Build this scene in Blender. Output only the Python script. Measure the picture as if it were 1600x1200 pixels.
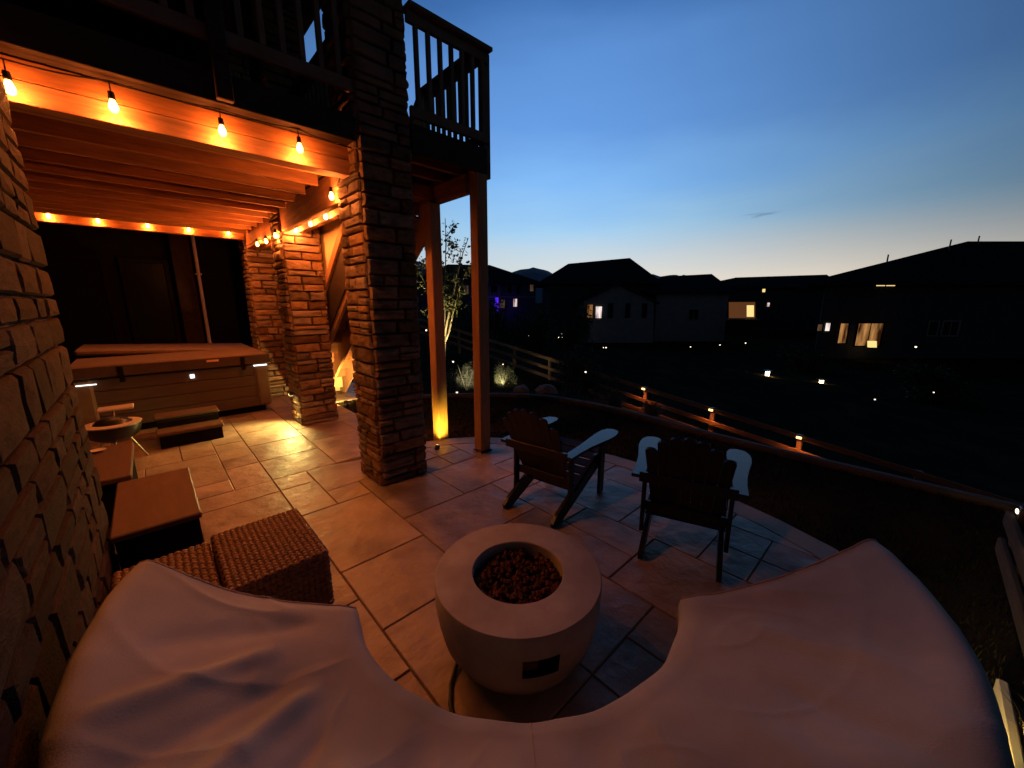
import bpy, math, random
import numpy as np
from mathutils import Vector, Matrix, noise

for o in list(bpy.data.objects): bpy.data.objects.remove(o)
S = bpy.context.scene
COL = S.collection
R = math.radians

# ------------------------------------------------------------------ camera
# world frame = the house's own axes: +x and +y run along the patio joints, z = 0 is the patio
PITCH, HEAD, CAMH, FPX = R(12.0), R(46.7), 1.7, 600.0
cd = bpy.data.cameras.new('camera'); cam = bpy.data.objects.new('camera', cd); COL.objects.link(cam)
cam.location = (0, 0, CAMH)
cam.rotation_euler = (R(90) - PITCH, 0, HEAD - R(90))
cd.sensor_width = 36.0; cd.lens = 36.0 * FPX / 1600.0
cd.clip_start = 0.05; cd.clip_end = 20000
S.camera = cam

# ------------------------------------------------------------------ dusk sky
SKY_STRENGTH = 1.0
W = bpy.data.worlds.new('World'); S.world = W; W.use_nodes = True
def build_world():
    nt = W.node_tree; N = nt.nodes; L = nt.links; N.clear()
    out = N.new('ShaderNodeOutputWorld'); bg = N.new('ShaderNodeBackground')
    tc = N.new('ShaderNodeTexCoord'); sx = N.new('ShaderNodeSeparateXYZ')
    L.new(tc.outputs['Generated'], sx.inputs[0])
    def m(op, a, b=None, c=None, clamp=False):
        n = N.new('ShaderNodeMath'); n.operation = op; n.use_clamp = clamp
        for i, v in enumerate((a, b, c)):
            if v is None: continue
            if isinstance(v, (int, float)): n.inputs[i].default_value = v
            else: L.new(v, n.inputs[i])
        return n.outputs[0]
    x, y, z = sx.outputs
    el = m('DIVIDE', m('ARCSINE', z), math.pi / 2)           # 0 horizon .. 1 zenith
    # faint wisps raise and lower the gradient a little
    mp = N.new('ShaderNodeMapping'); mp.inputs['Scale'].default_value = (1.6, 1.6, 7.0)
    mp.inputs['Rotation'].default_value = (0.35, 0.1, 0.0)
    L.new(tc.outputs['Generated'], mp.inputs[0])
    nz = N.new('ShaderNodeTexNoise'); nz.inputs['Scale'].default_value = 1.6; nz.inputs['Detail'].default_value = 5
    L.new(mp.outputs[0], nz.inputs[0])
    el2 = m('ADD', el, m('MULTIPLY', m('SUBTRACT', nz.outputs[0], 0.5), 0.07))
    def ramp(stops):
        r = N.new('ShaderNodeValToRGB'); r.color_ramp.interpolation = 'EASE' if False else 'LINEAR'
        e = r.color_ramp.elements
        while len(e) > 1: e.remove(e[-1])
        for i, (p, c) in enumerate(stops):
            q = e[0] if i == 0 else e.new(p)
            q.position = p; q.color = (*[srgb(v) for v in c], 1)
        return r
    r1 = ramp([(0.0, (205, 212, 214)), (0.05, (196, 216, 228)), (0.10, (166, 210, 243)), (0.17, (132, 188, 247)),
               (0.24, (104, 158, 228)), (0.31, (94, 146, 215)), (0.37, (64, 112, 178)), (0.50, (24, 48, 92)), (0.70, (8, 15, 34)), (1.0, (3, 7, 17))])
    L.new(el2, r1.inputs[0])
    # brightness falls off away from the sunset quarter
    def azdot(az):
        h = m('SQRT', m('ADD', m('ADD', m('MULTIPLY', x, x), m('MULTIPLY', y, y)), 1e-5))
        return m('DIVIDE', m('ADD', m('MULTIPLY', x, math.cos(az)), m('MULTIPLY', y, math.sin(az))), h)
    d1 = m('MULTIPLY_ADD', azdot(R(42)), 0.5, 0.5, True)
    fall = m('MULTIPLY_ADD', m('POWER', d1, 7.0), 0.945, 0.055)
    mul = N.new('ShaderNodeMix'); mul.data_type = 'RGBA'; mul.blend_type = 'MULTIPLY'; mul.inputs[0].default_value = 1
    L.new(r1.outputs[0], mul.inputs[6]); L.new(fall, mul.inputs[7])
    # warm band low over the place where the sun went down
    d2 = m('POWER', m('MULTIPLY_ADD', azdot(R(14)), 0.5, 0.5, True), 9.0)
    low = m('MULTIPLY', m('POWER', m('SUBTRACT', 1.0, m('MULTIPLY', m('ABSOLUTE', el), 8.0), None, True), 1.6), d2)
    wm = N.new('ShaderNodeMix'); wm.data_type = 'RGBA'
    L.new(m('MULTIPLY', low, 0.95, None, True), wm.inputs[0]); L.new(mul.outputs[2], wm.inputs[6])
    wm.inputs[7].default_value = (1.0, 0.82, 0.62, 1)
    # one small dark shred of cloud
    cdv = Vector((0, 0, 0))
    vd = N.new('ShaderNodeVectorMath'); vd.operation = 'SUBTRACT'
    L.new(tc.outputs['Generated'], vd.inputs[0]); vd.inputs[1].default_value = sky_dir(1190, 335)
    ms = N.new('ShaderNodeVectorMath'); ms.operation = 'MULTIPLY'; L.new(vd.outputs[0], ms.inputs[0]); ms.inputs[1].default_value = (30, 30, 190)
    ln = N.new('ShaderNodeVectorMath'); ln.operation = 'LENGTH'; L.new(ms.outputs[0], ln.inputs[0])
    n2 = N.new('ShaderNodeTexNoise'); n2.inputs['Scale'].default_value = 1.3; n2.inputs['Detail'].default_value = 4
    L.new(ms.outputs[0], n2.inputs[0])
    cl = m('MULTIPLY', m('SUBTRACT', m('ADD', 0.95, m('MULTIPLY', m('SUBTRACT', n2.outputs[0], 0.5), 2.4)), ln.outputs['Value'], None, True), 0.5, None, True)
    cm = N.new('ShaderNodeMix'); cm.data_type = 'RGBA'; L.new(cl, cm.inputs[0]); L.new(wm.outputs[2], cm.inputs[6])
    cm.inputs[7].default_value = (0.10, 0.17, 0.27, 1)
    L.new(cm.outputs[2], bg.inputs[0]); bg.inputs[1].default_value = SKY_STRENGTH
    L.new(bg.outputs[0], out.inputs[0])
def srgb(v):
    v /= 255.0
    return v / 12.92 if v <= 0.04045 else ((v + 0.055) / 1.055) ** 2.4
def ray(px, py):
    l = (px - 800) / FPX; u = (600 - py) / FPX
    up = u * math.cos(PITCH) - math.sin(PITCH); f = math.cos(PITCH) + u * math.sin(PITCH)
    return Vector((f * math.cos(HEAD) + l * math.sin(HEAD), f * math.sin(HEAD) - l * math.cos(HEAD), up)), f, l, up
def sky_dir(px, py): return ray(px, py)[0].normalized()
build_world()
S.view_settings.view_transform = 'Standard'; S.view_settings.look = 'None'
S.view_settings.exposure = 0.0; S.view_settings.gamma = 1.0; S.view_settings.use_curve_mapping = False
S.render.engine = 'CYCLES'
S.cycles.use_denoising = True
S.cycles.max_bounces = 4; S.cycles.diffuse_bounces = 3; S.cycles.glossy_bounces = 2; S.cycles.use_adaptive_sampling = True; S.cycles.adaptive_threshold = .02; S.cycles.transparent_max_bounces = 12
S.cycles.sample_clamp_indirect = 4.0; S.cycles.caustics_reflective = False; S.cycles.caustics_refractive = False
S.cycles.use_light_tree = True

def at_z(px, py, z=0.0):
    r = ray(px, py)[0]; return Vector((0, 0, CAMH)) + r * ((z - CAMH) / r.z)
def at_d(px, py, D):
    r, f, l, up = ray(px, py); return Vector((0, 0, CAMH)) + r * (D / f)

# ------------------------------------------------------------------ materials
def newmat(name):
    m = bpy.data.materials.new(name); m.use_nodes = True
    nt = m.node_tree; nt.nodes.clear()
    out = nt.nodes.new('ShaderNodeOutputMaterial')
    return m, nt, out
def surf(name, c1, c2, scale=6.0, rough=0.8, bump=0.2, bscale=40.0, stretch=(1, 1, 1), rand=0.0, coords='Object', spec=0.3, detail=6, rough2=None, bdist=0.01, metallic=0.0, c3=None, s3=1.0):
    m, nt, out = newmat(name); N = nt.nodes; L = nt.links
    b = N.new('ShaderNodeBsdfPrincipled'); L.new(b.outputs[0], out.inputs[0])
    tc = N.new('ShaderNodeTexCoord'); mp = N.new('ShaderNodeMapping'); mp.inputs['Scale'].default_value = stretch
    L.new(tc.outputs[coords], mp.inputs[0])
    oi = N.new('ShaderNodeObjectInfo')
    ad = N.new('ShaderNodeVectorMath'); ad.operation = 'ADD'; L.new(mp.outputs[0], ad.inputs[0])
    sc = N.new('ShaderNodeMath'); sc.operation = 'MULTIPLY'; sc.inputs[1].default_value = 37.0; L.new(oi.outputs['Random'], sc.inputs[0])
    L.new(sc.outputs[0], ad.inputs[1])
    nz = N.new('ShaderNodeTexNoise'); nz.inputs['Scale'].default_value = scale; nz.inputs['Detail'].default_value = detail; nz.inputs['Roughness'].default_value = 0.62
    L.new(ad.outputs[0], nz.inputs[0])
    mr = N.new('ShaderNodeMapRange'); mr.inputs[1].default_value = 0.32; mr.inputs[2].default_value = 0.68; L.new(nz.outputs[0], mr.inputs[0])
    mx = N.new('ShaderNodeMix'); mx.data_type = 'RGBA'; L.new(mr.outputs[0], mx.inputs[0])
    mx.inputs[6].default_value = (*c1, 1); mx.inputs[7].default_value = (*c2, 1)
    col = mx.outputs[2]
    if c3:
        n3 = N.new('ShaderNodeTexNoise'); n3.inputs['Scale'].default_value = s3; n3.inputs['Detail'].default_value = 3; L.new(ad.outputs[0], n3.inputs[0])
        m3 = N.new('ShaderNodeMapRange'); m3.inputs[1].default_value = 0.48; m3.inputs[2].default_value = 0.68; L.new(n3.outputs[0], m3.inputs[0])
        x3 = N.new('ShaderNodeMix'); x3.data_type = 'RGBA'; L.new(m3.outputs[0], x3.inputs[0]); L.new(col, x3.inputs[6]); x3.inputs[7].default_value = (*c3, 1)
        col = x3.outputs[2]
    if rand:
        hs = N.new('ShaderNodeHueSaturation'); L.new(col, hs.inputs['Color'])
        vr = N.new('ShaderNodeMapRange'); vr.inputs[3].default_value = 1 - rand; vr.inputs[4].default_value = 1 + rand
        L.new(oi.outputs['Random'], vr.inputs[0]); L.new(vr.outputs[0], hs.inputs['Value'])
        f2 = N.new('ShaderNodeMath'); f2.operation = 'FRACT'; L.new(sc.outputs[0], f2.inputs[0])
        sr = N.new('ShaderNodeMapRange'); sr.inputs[3].default_value = 1 - rand * .7; sr.inputs[4].default_value = 1 + rand * .5
        L.new(f2.outputs[0], sr.inputs[0]); L.new(sr.outputs[0], hs.inputs['Saturation'])
        col = hs.outputs[0]
    L.new(col, b.inputs['Base Color'])
    b.inputs['Specular IOR Level'].default_value = spec; b.inputs['Metallic'].default_value = metallic
    if rough2 is None: b.inputs['Roughness'].default_value = rough
    else:
        rr = N.new('ShaderNodeMapRange'); rr.inputs[3].default_value = rough; rr.inputs[4].default_value = rough2
        L.new(mr.outputs[0], rr.inputs[0]); L.new(rr.outputs[0], b.inputs['Roughness'])
    if bump:
        bn = N.new('ShaderNodeTexNoise'); bn.inputs['Scale'].default_value = bscale; bn.inputs['Detail'].default_value = 5; L.new(ad.outputs[0], bn.inputs[0])
        bp = N.new('ShaderNodeBump'); bp.inputs['Strength'].default_value = bump; bp.inputs['Distance'].default_value = bdist
        L.new(bn.outputs[0], bp.inputs['Height']); L.new(bp.outputs[0], b.inputs['Normal'])
    return m
def emit(name, col, k, noise_scale=None, dark=(0.02, 0.01, 0.005)):
    m, nt, out = newmat(name); N = nt.nodes; L = nt.links
    e = N.new('ShaderNodeEmission'); e.inputs[0].default_value = (*col, 1); e.inputs[1].default_value = k
    if noise_scale:
        tc = N.new('ShaderNodeTexCoord'); nz = N.new('ShaderNodeTexNoise'); nz.inputs['Scale'].default_value = noise_scale; nz.inputs['Detail'].default_value = 3
        mp = N.new('ShaderNodeMapping'); mp.inputs['Scale'].default_value = (2.2, 2.2, .55); L.new(tc.outputs['Object'], mp.inputs[0]); L.new(mp.outputs[0], nz.inputs[0])
        mr = N.new('ShaderNodeMapRange'); mr.inputs[1].default_value = .36; mr.inputs[2].default_value = .68; L.new(nz.outputs[0], mr.inputs[0])
        mx = N.new('ShaderNodeMix'); mx.data_type = 'RGBA'; L.new(mr.outputs[0], mx.inputs[0]); mx.inputs[6].default_value = (*dark, 1); mx.inputs[7].default_value = (*col, 1)
        L.new(mx.outputs[2], e.inputs[0])
    L.new(e.outputs[0], out.inputs[0]); return m
def bulbmat(name, col, k):
    m, nt, out = newmat(name); N = nt.nodes; L = nt.links
    e = N.new('ShaderNodeEmission'); e.inputs[0].default_value = (*col, 1); e.inputs[1].default_value = k
    t = N.new('ShaderNodeBsdfTransparent'); a = N.new('ShaderNodeAddShader')
    L.new(e.outputs[0], a.inputs[0]); L.new(t.outputs[0], a.inputs[1]); L.new(a.outputs[0], out.inputs[0]); return m
M = {}
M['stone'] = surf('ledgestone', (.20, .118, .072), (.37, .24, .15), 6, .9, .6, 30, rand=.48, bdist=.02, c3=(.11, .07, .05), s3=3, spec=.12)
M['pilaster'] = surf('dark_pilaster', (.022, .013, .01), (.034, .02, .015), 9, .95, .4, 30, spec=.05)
M['shaded_wallstone'] = surf('shaded_wall_ledgestone', (.024, .0135, .009), (.062, .036, .024), 5, .9, .5, 22, rand=.38, bdist=.015, c3=(.05, .03, .022), s3=3, spec=.12)  # same ledgestone as the pillars, with the left wall's shade put into the colour
M['mortar'] = surf('mortar', (.10, .08, .06), (.15, .12, .095), 9, .95, .4, 60)
M['slab'] = surf('stamped_concrete', (.21, .145, .105), (.34, .25, .19), 3.4, .40, .75, 9, rand=.14, rough2=.64, bdist=.02, spec=.5, c3=(.16, .108, .08), s3=2.4)
M['joint'] = surf('joint_concrete', (.085, .058, .044), (.13, .092, .07), 8, .95, .3, 60)
M['border'] = surf('border_concrete', (.24, .17, .13), (.31, .23, .18), 3, .6, .35, 30)
M['cedar'] = surf('cedar', (.30, .125, .05), (.47, .215, .09), 5, .75, .3, 24, stretch=(1, 9, 9), rand=.12, c3=(.22, .10, .045), s3=1.2)
M['cedary'] = surf('cedar_along_y', (.30, .125, .05), (.47, .215, .09), 5, .75, .3, 24, stretch=(9, 1, 9), rand=.12, c3=(.22, .10, .045), s3=1.2)
M['cedarz'] = surf('cedar_upright', (.36, .185, .09), (.52, .285, .14), 5, .75, .3, 24, stretch=(9, 9, 1), rand=.12)
M['darkwood'] = surf('dark_stained_wood', (.028, .018, .013), (.05, .033, .024), 5, .7, .2, 24, stretch=(1, 6, 6), rand=.15)
M['railwood'] = surf('rail_stain', (.16, .115, .082), (.24, .175, .13), 5, .7, .2, 24, rand=.15)
M['deckboard'] = surf('deck_board', (.035, .02, .014), (.06, .036, .025), 5, .8, .2, 24, stretch=(9, 1, 9), rand=.15)
M['panel'] = surf('painted_panel', (.70, .58, .36), (.78, .65, .42), 3, .7, .15, 40)
M['cover'] = surf('cover_cloth', (.30, .285, .262), (.395, .375, .345), 2.2, .85, .6, 190, rough2=.78, bdist=.002, spec=.15, c3=(.21, .195, .178), s3=1.3)
M['seam'] = surf('cover_seam', (.34, .27, .235), (.40, .32, .28), 30, .85, .3, 300)
M['concrete'] = surf('cast_concrete', (.31, .28, .25), (.42, .385, .345), 5, .72, .5, 90, spec=.3, c3=(.25, .22, .195), s3=2.6, bdist=.004)
M['dark'] = surf('black_recess', (.007, .005, .004), (.011, .008, .007), 8, .9, 0, spec=.05)
M['lava'] = surf('lava_rock', (.055, .02, .013), (.12, .048, .03), 25, .95, .8, 60, rand=.2)
M['chair'] = surf('dark_chair_lumber', (.006, .005, .0055), (.010, .009, .0095), 7, .36, .12, 60, stretch=(1, 8, 8), spec=.5, rand=.15)
M['wicker'] = surf('wicker_strand', (.10, .045, .022), (.19, .09, .045), 20, .5, .2, 90, spec=.4)
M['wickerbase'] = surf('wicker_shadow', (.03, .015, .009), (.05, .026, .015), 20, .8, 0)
M['tabletop'] = surf('table_top_wood', (.085, .04, .022), (.12, .06, .034), 3, .55, .1, 40, stretch=(6, 1, 1), spec=.35)
M['blackmetal'] = surf('black_metal', (.012, .011, .011), (.02, .018, .018), 12, .35, .05, 80, spec=.5)
M['steel'] = surf('brushed_steel', (.42, .38, .33), (.55, .5, .45), 30, .3, .05, 80, metallic=.8)
M['ash'] = surf('pale_lid_metal', (.55, .44, .34), (.62, .5, .4), 30, .5, .05, 80)
M['tubside'] = surf('tub_cabinet', (.085, .05, .032), (.12, .072, .046), 4, .6, .15, 40, stretch=(1, 1, 8))
M['tubcorner'] = surf('tub_corner_panel', (.16, .10, .06), (.20, .13, .08), 6, .6, .1, 60)
M['vinyl'] = surf('tub_cover_vinyl', (.16, .10, .07), (.21, .135, .095), 9, .7, .25, 160, spec=.3, bdist=.002)
M['vinylside'] = surf('tub_cover_skirt', (.06, .032, .022), (.085, .046, .03), 9, .7, .25, 160)
M['tag'] = surf('tub_badge', (.70, .34, .22), (.78, .45, .3), 50, .4, 0)
M['led'] = emit('tub_led', (1, .93, .85), 2.2)
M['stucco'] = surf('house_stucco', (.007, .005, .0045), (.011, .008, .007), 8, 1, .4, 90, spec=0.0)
M['frame'] = surf('window_frame', (.007, .005, .005), (.01, .008, .007), 8, .9, .1, 60, spec=.05)
M['glassdark'] = surf('dark_pane', (.004, .004, .005), (.006, .006, .007), 2, .25, 0, spec=.12)
M['roof'] = surf('asphalt_shingle', (.035, .034, .038), (.055, .053, .058), 14, 1, .5, 60, spec=0.0)
M['farwall'] = surf('far_stucco', (.30, .265, .265), (.38, .34, .335), 1.5, 1, .2, 12, spec=0.0)
M['farwall2'] = surf('far_siding', (.10, .10, .13), (.13, .13, .165), 1.5, 1, .2, 12, spec=0.0)
M['farwall3'] = surf('far_dark_siding', (.07, .062, .064), (.10, .09, .092), 1.5, 1, .2, 12, spec=0.0)
M['fartrim'] = surf('far_trim', (.26, .24, .23), (.32, .3, .29), 3, .8, 0)
M['winwarm'] = emit('lit_window_warm', (1, .46, .14), .50, 1.0, (.05, .014, .005))
M['winyel'] = emit('lit_window_yellow', (1, .72, .26), 1.1)
M['winwhite'] = emit('lit_window_white', (1, .84, .78), 1.1, 1.4, (.18, .08, .10))
M['windim'] = emit('lit_window_dim', (1, .6, .34), .12, 1.0, (.02, .01, .01))
M['porch'] = emit('lit_porch', (1, .36, .12), .10)
M['blueled'] = emit('blue_porch_light', (.10, .02, 1.0), 1.1)
M['downlight'] = surf('downspout', (.40, .33, .28), (.46, .38, .33), 10, .5, .05, 60)
M['bulb'] = bulbmat('glowing_bulb', (1.0, .50, .13), 7.0)
M['cord'] = surf('black_cord', (.012, .01, .009), (.02, .016, .014), 30, .6, 0)
M['lens'] = emit('lamp_lens', (1, .72, .36), 14)
M['lenswarm'] = emit('lamp_lens_warm', (1, .50, .16), 5)
M['lenswhite'] = emit('lamp_lens_white', (1, .80, .56), 2.6)
M['grass'] = surf('lawn_soil', (.022, .02, .012), (.036, .031, .018), 9, 1.0, .5, 50, c3=(.055, .04, .026), s3=.9, spec=0.0)
M['blade'] = surf('grass_blade', (.014, .016, .006), (.026, .026, .010), 3, .9, 0, c3=(.045, .033, .018), s3=1.1, spec=0.0)
M['bark'] = surf('pale_bark', (.30, .25, .16), (.42, .36, .25), 20, .85, .4, 60)
M['leaf'] = surf('tree_leaf', (.06, .075, .022), (.10, .11, .035), 5, .6, 0, spec=.3)
M['shrub'] = surf('shrub_leaf', (.030, .042, .018), (.055, .07, .03), 5, .7, 0, spec=.3)
M['sage'] = surf('sage_leaf', (.11, .12, .085), (.17, .18, .13), 5, .8, 0)
M['dry'] = surf('dry_grass_blade', (.22, .15, .075), (.34, .25, .13), 5, .8, 0)
M['curb'] = surf('edging_concrete', (.075, .062, .055), (.115, .097, .087), 6, .9, .3, 50)
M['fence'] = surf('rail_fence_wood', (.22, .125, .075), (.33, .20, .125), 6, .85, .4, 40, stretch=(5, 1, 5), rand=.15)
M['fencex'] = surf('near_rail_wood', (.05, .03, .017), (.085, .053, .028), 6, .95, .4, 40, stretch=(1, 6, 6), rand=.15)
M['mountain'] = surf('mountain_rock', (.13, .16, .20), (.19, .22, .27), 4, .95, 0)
M['boulder'] = surf('boulder', (.20, .16, .13), (.30, .25, .20), 3, .9, .6, 20)

# ------------------------------------------------------------------ object helpers
LOC = {}
def tag(o, label=None, cat=None, group=None, kind=None):
    if label: o['label'] = label
    if cat: o['category'] = cat
    if group: o['group'] = group
    if kind: o['kind'] = kind
    return o
def thing(name, label, cat, loc=(0, 0, 0), rz=0.0, group=None):
    o = bpy.data.objects.new(name, None); COL.objects.link(o); o.empty_display_size = .2
    o.location = loc; o.rotation_euler = (0, 0, rz); LOC[o] = Vector(loc)
    return tag(o, label, cat, group)
def origin(o):
    while o is not None:
        if o in LOC: return LOC[o]
        o = o.parent
    return Vector((0, 0, 0))
def link(name, me, mat, parent=None, loc=None):
    o = bpy.data.objects.new(name, me); COL.objects.link(o)
    if mat is not None and not me.materials: me.materials.append(M[mat] if isinstance(mat, str) else mat)
    if parent is not None: o.parent = parent
    if loc is not None: o.location = loc
    return o
class MB:
    def __init__(s): s.v = []; s.f = []
    def add(s, vs, fs):
        n = len(s.v); s.v += [Vector(v) for v in vs]; s.f += [[i + n for i in f] for f in fs]; return s
    def box(s, a, b, c=.004, mtx=None):
        """chamfered box from corner a to corner b"""
        a = Vector(a); b = Vector(b)
        lo = Vector([min(a[i], b[i]) for i in range(3)]); hi = Vector([max(a[i], b[i]) for i in range(3)])
        c = min(c, .3 * min(hi[i] - lo[i] for i in range(3)))
        vs = []; idx = {}
        for sx in (0, 1):
            for sy in (0, 1):
                for sz in (0, 1):
                    base = Vector((hi.x if sx else lo.x, hi.y if sy else lo.y, hi.z if sz else lo.z))
                    inn = Vector((-c if sx else c, -c if sy else c, -c if sz else c))
                    for ax in range(3):      # vertex lying on the face of axis ax
                        p = base.copy()
                        for k in range(3):
                            if k != ax: p[k] += inn[k]
                        idx[(sx, sy, sz, ax)] = len(vs); vs.append(p)
        fs = []
        for ax in range(3):
            u, w = [k for k in range(3) if k != ax]
            for sd in (0, 1):
                q = []
                for (i, j) in ((0, 0), (1, 0), (1, 1), (0, 1)):
                    key = [0, 0, 0]; key[ax] = sd; key[u] = i; key[w] = j
                    q.append(idx[(*key, ax)])
                fs.append(q)
        for ax in range(3):                  # edges along ax
            u, w = [k for k in range(3) if k != ax]
            for i in (0, 1):
                for j in (0, 1):
                    k0 = [0, 0, 0]; k0[u] = i; k0[w] = j; k1 = list(k0); k1[ax] = 1
                    fs.append([idx[(*k0, u)], idx[(*k1, u)], idx[(*k1, w)], idx[(*k0, w)]])
        for sx in (0, 1):
            for sy in (0, 1):
                for sz in (0, 1): fs.append([idx[(sx, sy, sz, k)] for k in range(3)])
        if mtx is not None: vs = [mtx @ v for v in vs]
        return s.add(vs, fs)
    def bar(s, p, q, w, h, c=.004, up=(0, 0, 1)):
        """chamfered bar from p to q, w wide and h high"""
        p = Vector(p); q = Vector(q); d = (q - p); ln = d.length; d.normalize()
        upv = Vector(up)
        if abs(d.dot(upv)) > .98: upv = Vector((0, 1, 0))
        sd = upv.cross(d).normalized(); u2 = d.cross(sd)
        mt = Matrix((( d.x, sd.x, u2.x, p.x), (d.y, sd.y, u2.y, p.y), (d.z, sd.z, u2.z, p.z), (0, 0, 0, 1)))
        return s.box((0, -w / 2, -h / 2), (ln, w / 2, h / 2), c, mt)
    def tube(s, pts, r, n=8, cap=True):
        pts = [Vector(p) for p in pts]; rs = r if isinstance(r, (list, tuple)) else [r] * len(pts)
        rings = []; ref = None
        for i, p in enumerate(pts):
            d = (pts[min(i + 1, len(pts) - 1)] - pts[max(i - 1, 0)]).normalized()
            if ref is None: ref = Vector((0, 0, 1)) if abs(d.z) < .9 else Vector((1, 0, 0))
            a = (ref - d * ref.dot(d)).normalized(); b = d.cross(a); ref = a
            rings.append([p + (a * math.cos(t * 2 * math.pi / n) + b * math.sin(t * 2 * math.pi / n)) * rs[i] for t in range(n)])
        vs = [v for rg in rings for v in rg]; fs = []
        for i in range(len(pts) - 1):
            for t in range(n):
                fs.append([i * n + t, i * n + (t + 1) % n, (i + 1) * n + (t + 1) % n, (i + 1) * n + t])
        if cap: fs.append(list(range(n))[::-1]); fs.append([len(vs) - n + t for t in range(n)])
        return s.add(vs, fs)
    def lathe(s, prof, c=(0, 0, 0), n=48, closed=False):
        c = Vector(c); vs = []; fs = []
        for (r, z) in prof:
            for t in range(n):
                a = t * 2 * math.pi / n; vs.append(c + Vector((r * math.cos(a), r * math.sin(a), z)))
        for i in range(len(prof) - 1):
            for t in range(n):
                fs.append([i * n + t, i * n + (t + 1) % n, (i + 1) * n + (t + 1) % n, (i + 1) * n + t])
        return s.add(vs, fs)
    def prism(s, poly, d):
        """polygon extruded by vector d"""
        poly = [Vector(p) for p in poly]; d = Vector(d); n = len(poly)
        vs = poly + [p + d for p in poly]
        return s.add(vs, [list(range(n))[::-1], list(range(n, 2 * n))] + [[i, (i + 1) % n, n + (i + 1) % n, n + i] for i in range(n)])
    def build(s, name, mat, parent=None, smooth=False, local=False, sharp=38):
        off = Vector((0, 0, 0)) if (local or parent is None) else origin(parent)
        me = bpy.data.meshes.new(name)
        me.from_pydata([tuple(v - off) for v in s.v], [], s.f)
        fix_normals(me)
        if smooth: me.shade_smooth(); me.set_sharp_from_angle(angle=R(sharp))
        return link(name, me, mat, parent)
import bmesh
def fix_normals(me):
    bm = bmesh.new(); bm.from_mesh(me); bmesh.ops.recalc_face_normals(bm, faces=bm.faces); bm.to_mesh(me); bm.free(); me.update()
def add_light(name, kind, loc, power, col, parent=None, radius=.03, size=None, blend=1.0, aim=None):
    l = bpy.data.lights.new(name, kind); l.energy = power; l.color = col; l.shadow_soft_size = radius
    o = bpy.data.objects.new(name, l); COL.objects.link(o)
    if kind == 'SPOT': l.spot_size = R(size); l.spot_blend = blend
    if aim is not None:
        d = (Vector(aim) - Vector(loc)).normalized(); o.rotation_mode = 'QUATERNION'; o.rotation_quaternion = d.to_track_quat('-Z', 'Y')
    off = Vector((0, 0, 0))
    if parent is not None: o.parent = parent; off = origin(parent)
    o.location = Vector(loc) - off
    return o
rnd = random.Random(7)

# ------------------------------------------------------------------ terrain
def sstep(t): t = max(0., min(1., t)); return t * t * (3 - 2 * t)
def ground_z(x, y):
    d1 = x - 5.25; d2 = .606 * x + .796 * y - 7.1
    d = max(d1, d2)
    if d <= 0: return -.03
    zf = max(-2.4, min(-.15, -1.78 + .128 * (y - 3.43)))
    t = d / 5.2
    if t <= 1: z = -.03 + zf * (t * .82 + .18 * t * t)
    else:
        k = sstep((d - 5.2) / 26.0); z = -.03 + zf * (1 - k) + k * -2.6
    return z + .02 * noise.noise(Vector((x * .8, y * .8, 0)))
def build_ground():
    def axis():
        a = [0.0]; st = .35
        while a[-1] < 9000:
            a.append(a[-1] + st)
            if a[-1] > 14: st *= 1.22
        return a
    a = axis(); xs = [-v for v in a[:0:-1]] + a
    n = len(xs); vs = [(x + 3, y + 3, ground_z(x + 3, y + 3)) for y in xs for x in xs]
    fs = [[j * n + i, j * n + i + 1, (j + 1) * n + i + 1, (j + 1) * n + i] for j in range(n - 1) for i in range(n - 1)]
    me = bpy.data.meshes.new('ground'); me.from_pydata(vs, [], fs); me.shade_smooth()
    o = link('ground', me, 'grass'); o['kind'] = 'structure'
build_ground()

# ------------------------------------------------------------------ patio
EDGE = [(2.10, 4.10), (2.28, 4.05), (2.62, 3.92), (2.88, 3.74), (3.15, 3.42), (3.38, 3.02), (3.55, 2.60), (3.645, 2.15), (3.665, 1.75), (3.64, 1.35),
        (3.56, .95), (3.45, .55), (3.31, .20), (3.12, -.10), (2.85, -.30), (2.5, -.40)]
def inner_edge(off):
    out = []
    for i, p in enumerate(EDGE):
        a = Vector(EDGE[max(0, i - 1)]); b = Vector(EDGE[min(len(EDGE) - 1, i + 1)])
        d = (b - a).normalized(); nrm = Vector((d.y, -d.x))      # points left of travel -> inward?
        c = Vector((1.4, 1.7)) - Vector(p)
        if nrm.dot(c) < 0: nrm = -nrm
        out.append(Vector(p) + nrm * off)
    return out
def clip_poly(poly, a, b):
    out = []; n = len(poly)
    def side(p): return (b[0] - a[0]) * (p[1] - a[1]) - (b[1] - a[1]) * (p[0] - a[0])
    for i in range(n):
        p, q = poly[i], poly[(i + 1) % n]; sp, sq = side(p), side(q)
        if sp <= 0: out.append(p)
        if (sp < 0 < sq) or (sq < 0 < sp):
            t = sp / (sp - sq); out.append((p[0] + t * (q[0] - p[0]), p[1] + t * (q[1] - p[1])))
    return out
def tile_rects(nx, ny, rn, sizes):
    g = [[0] * nx for _ in range(ny)]; res = []
    for j in range(ny):
        for i in range(nx):
            if g[j][i]: continue
            opts = sizes[:]; rn.shuffle(opts)
            for (w, h) in opts + [(1, 1)]:
                if i + w <= nx and j + h <= ny and all(not g[j + b][i + a] for a in range(w) for b in range(h)):
                    for a in range(w):
                        for b in range(h): g[j + b][i + a] = 1
                    res.append((i, j, w, h)); break
    return res
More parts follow.
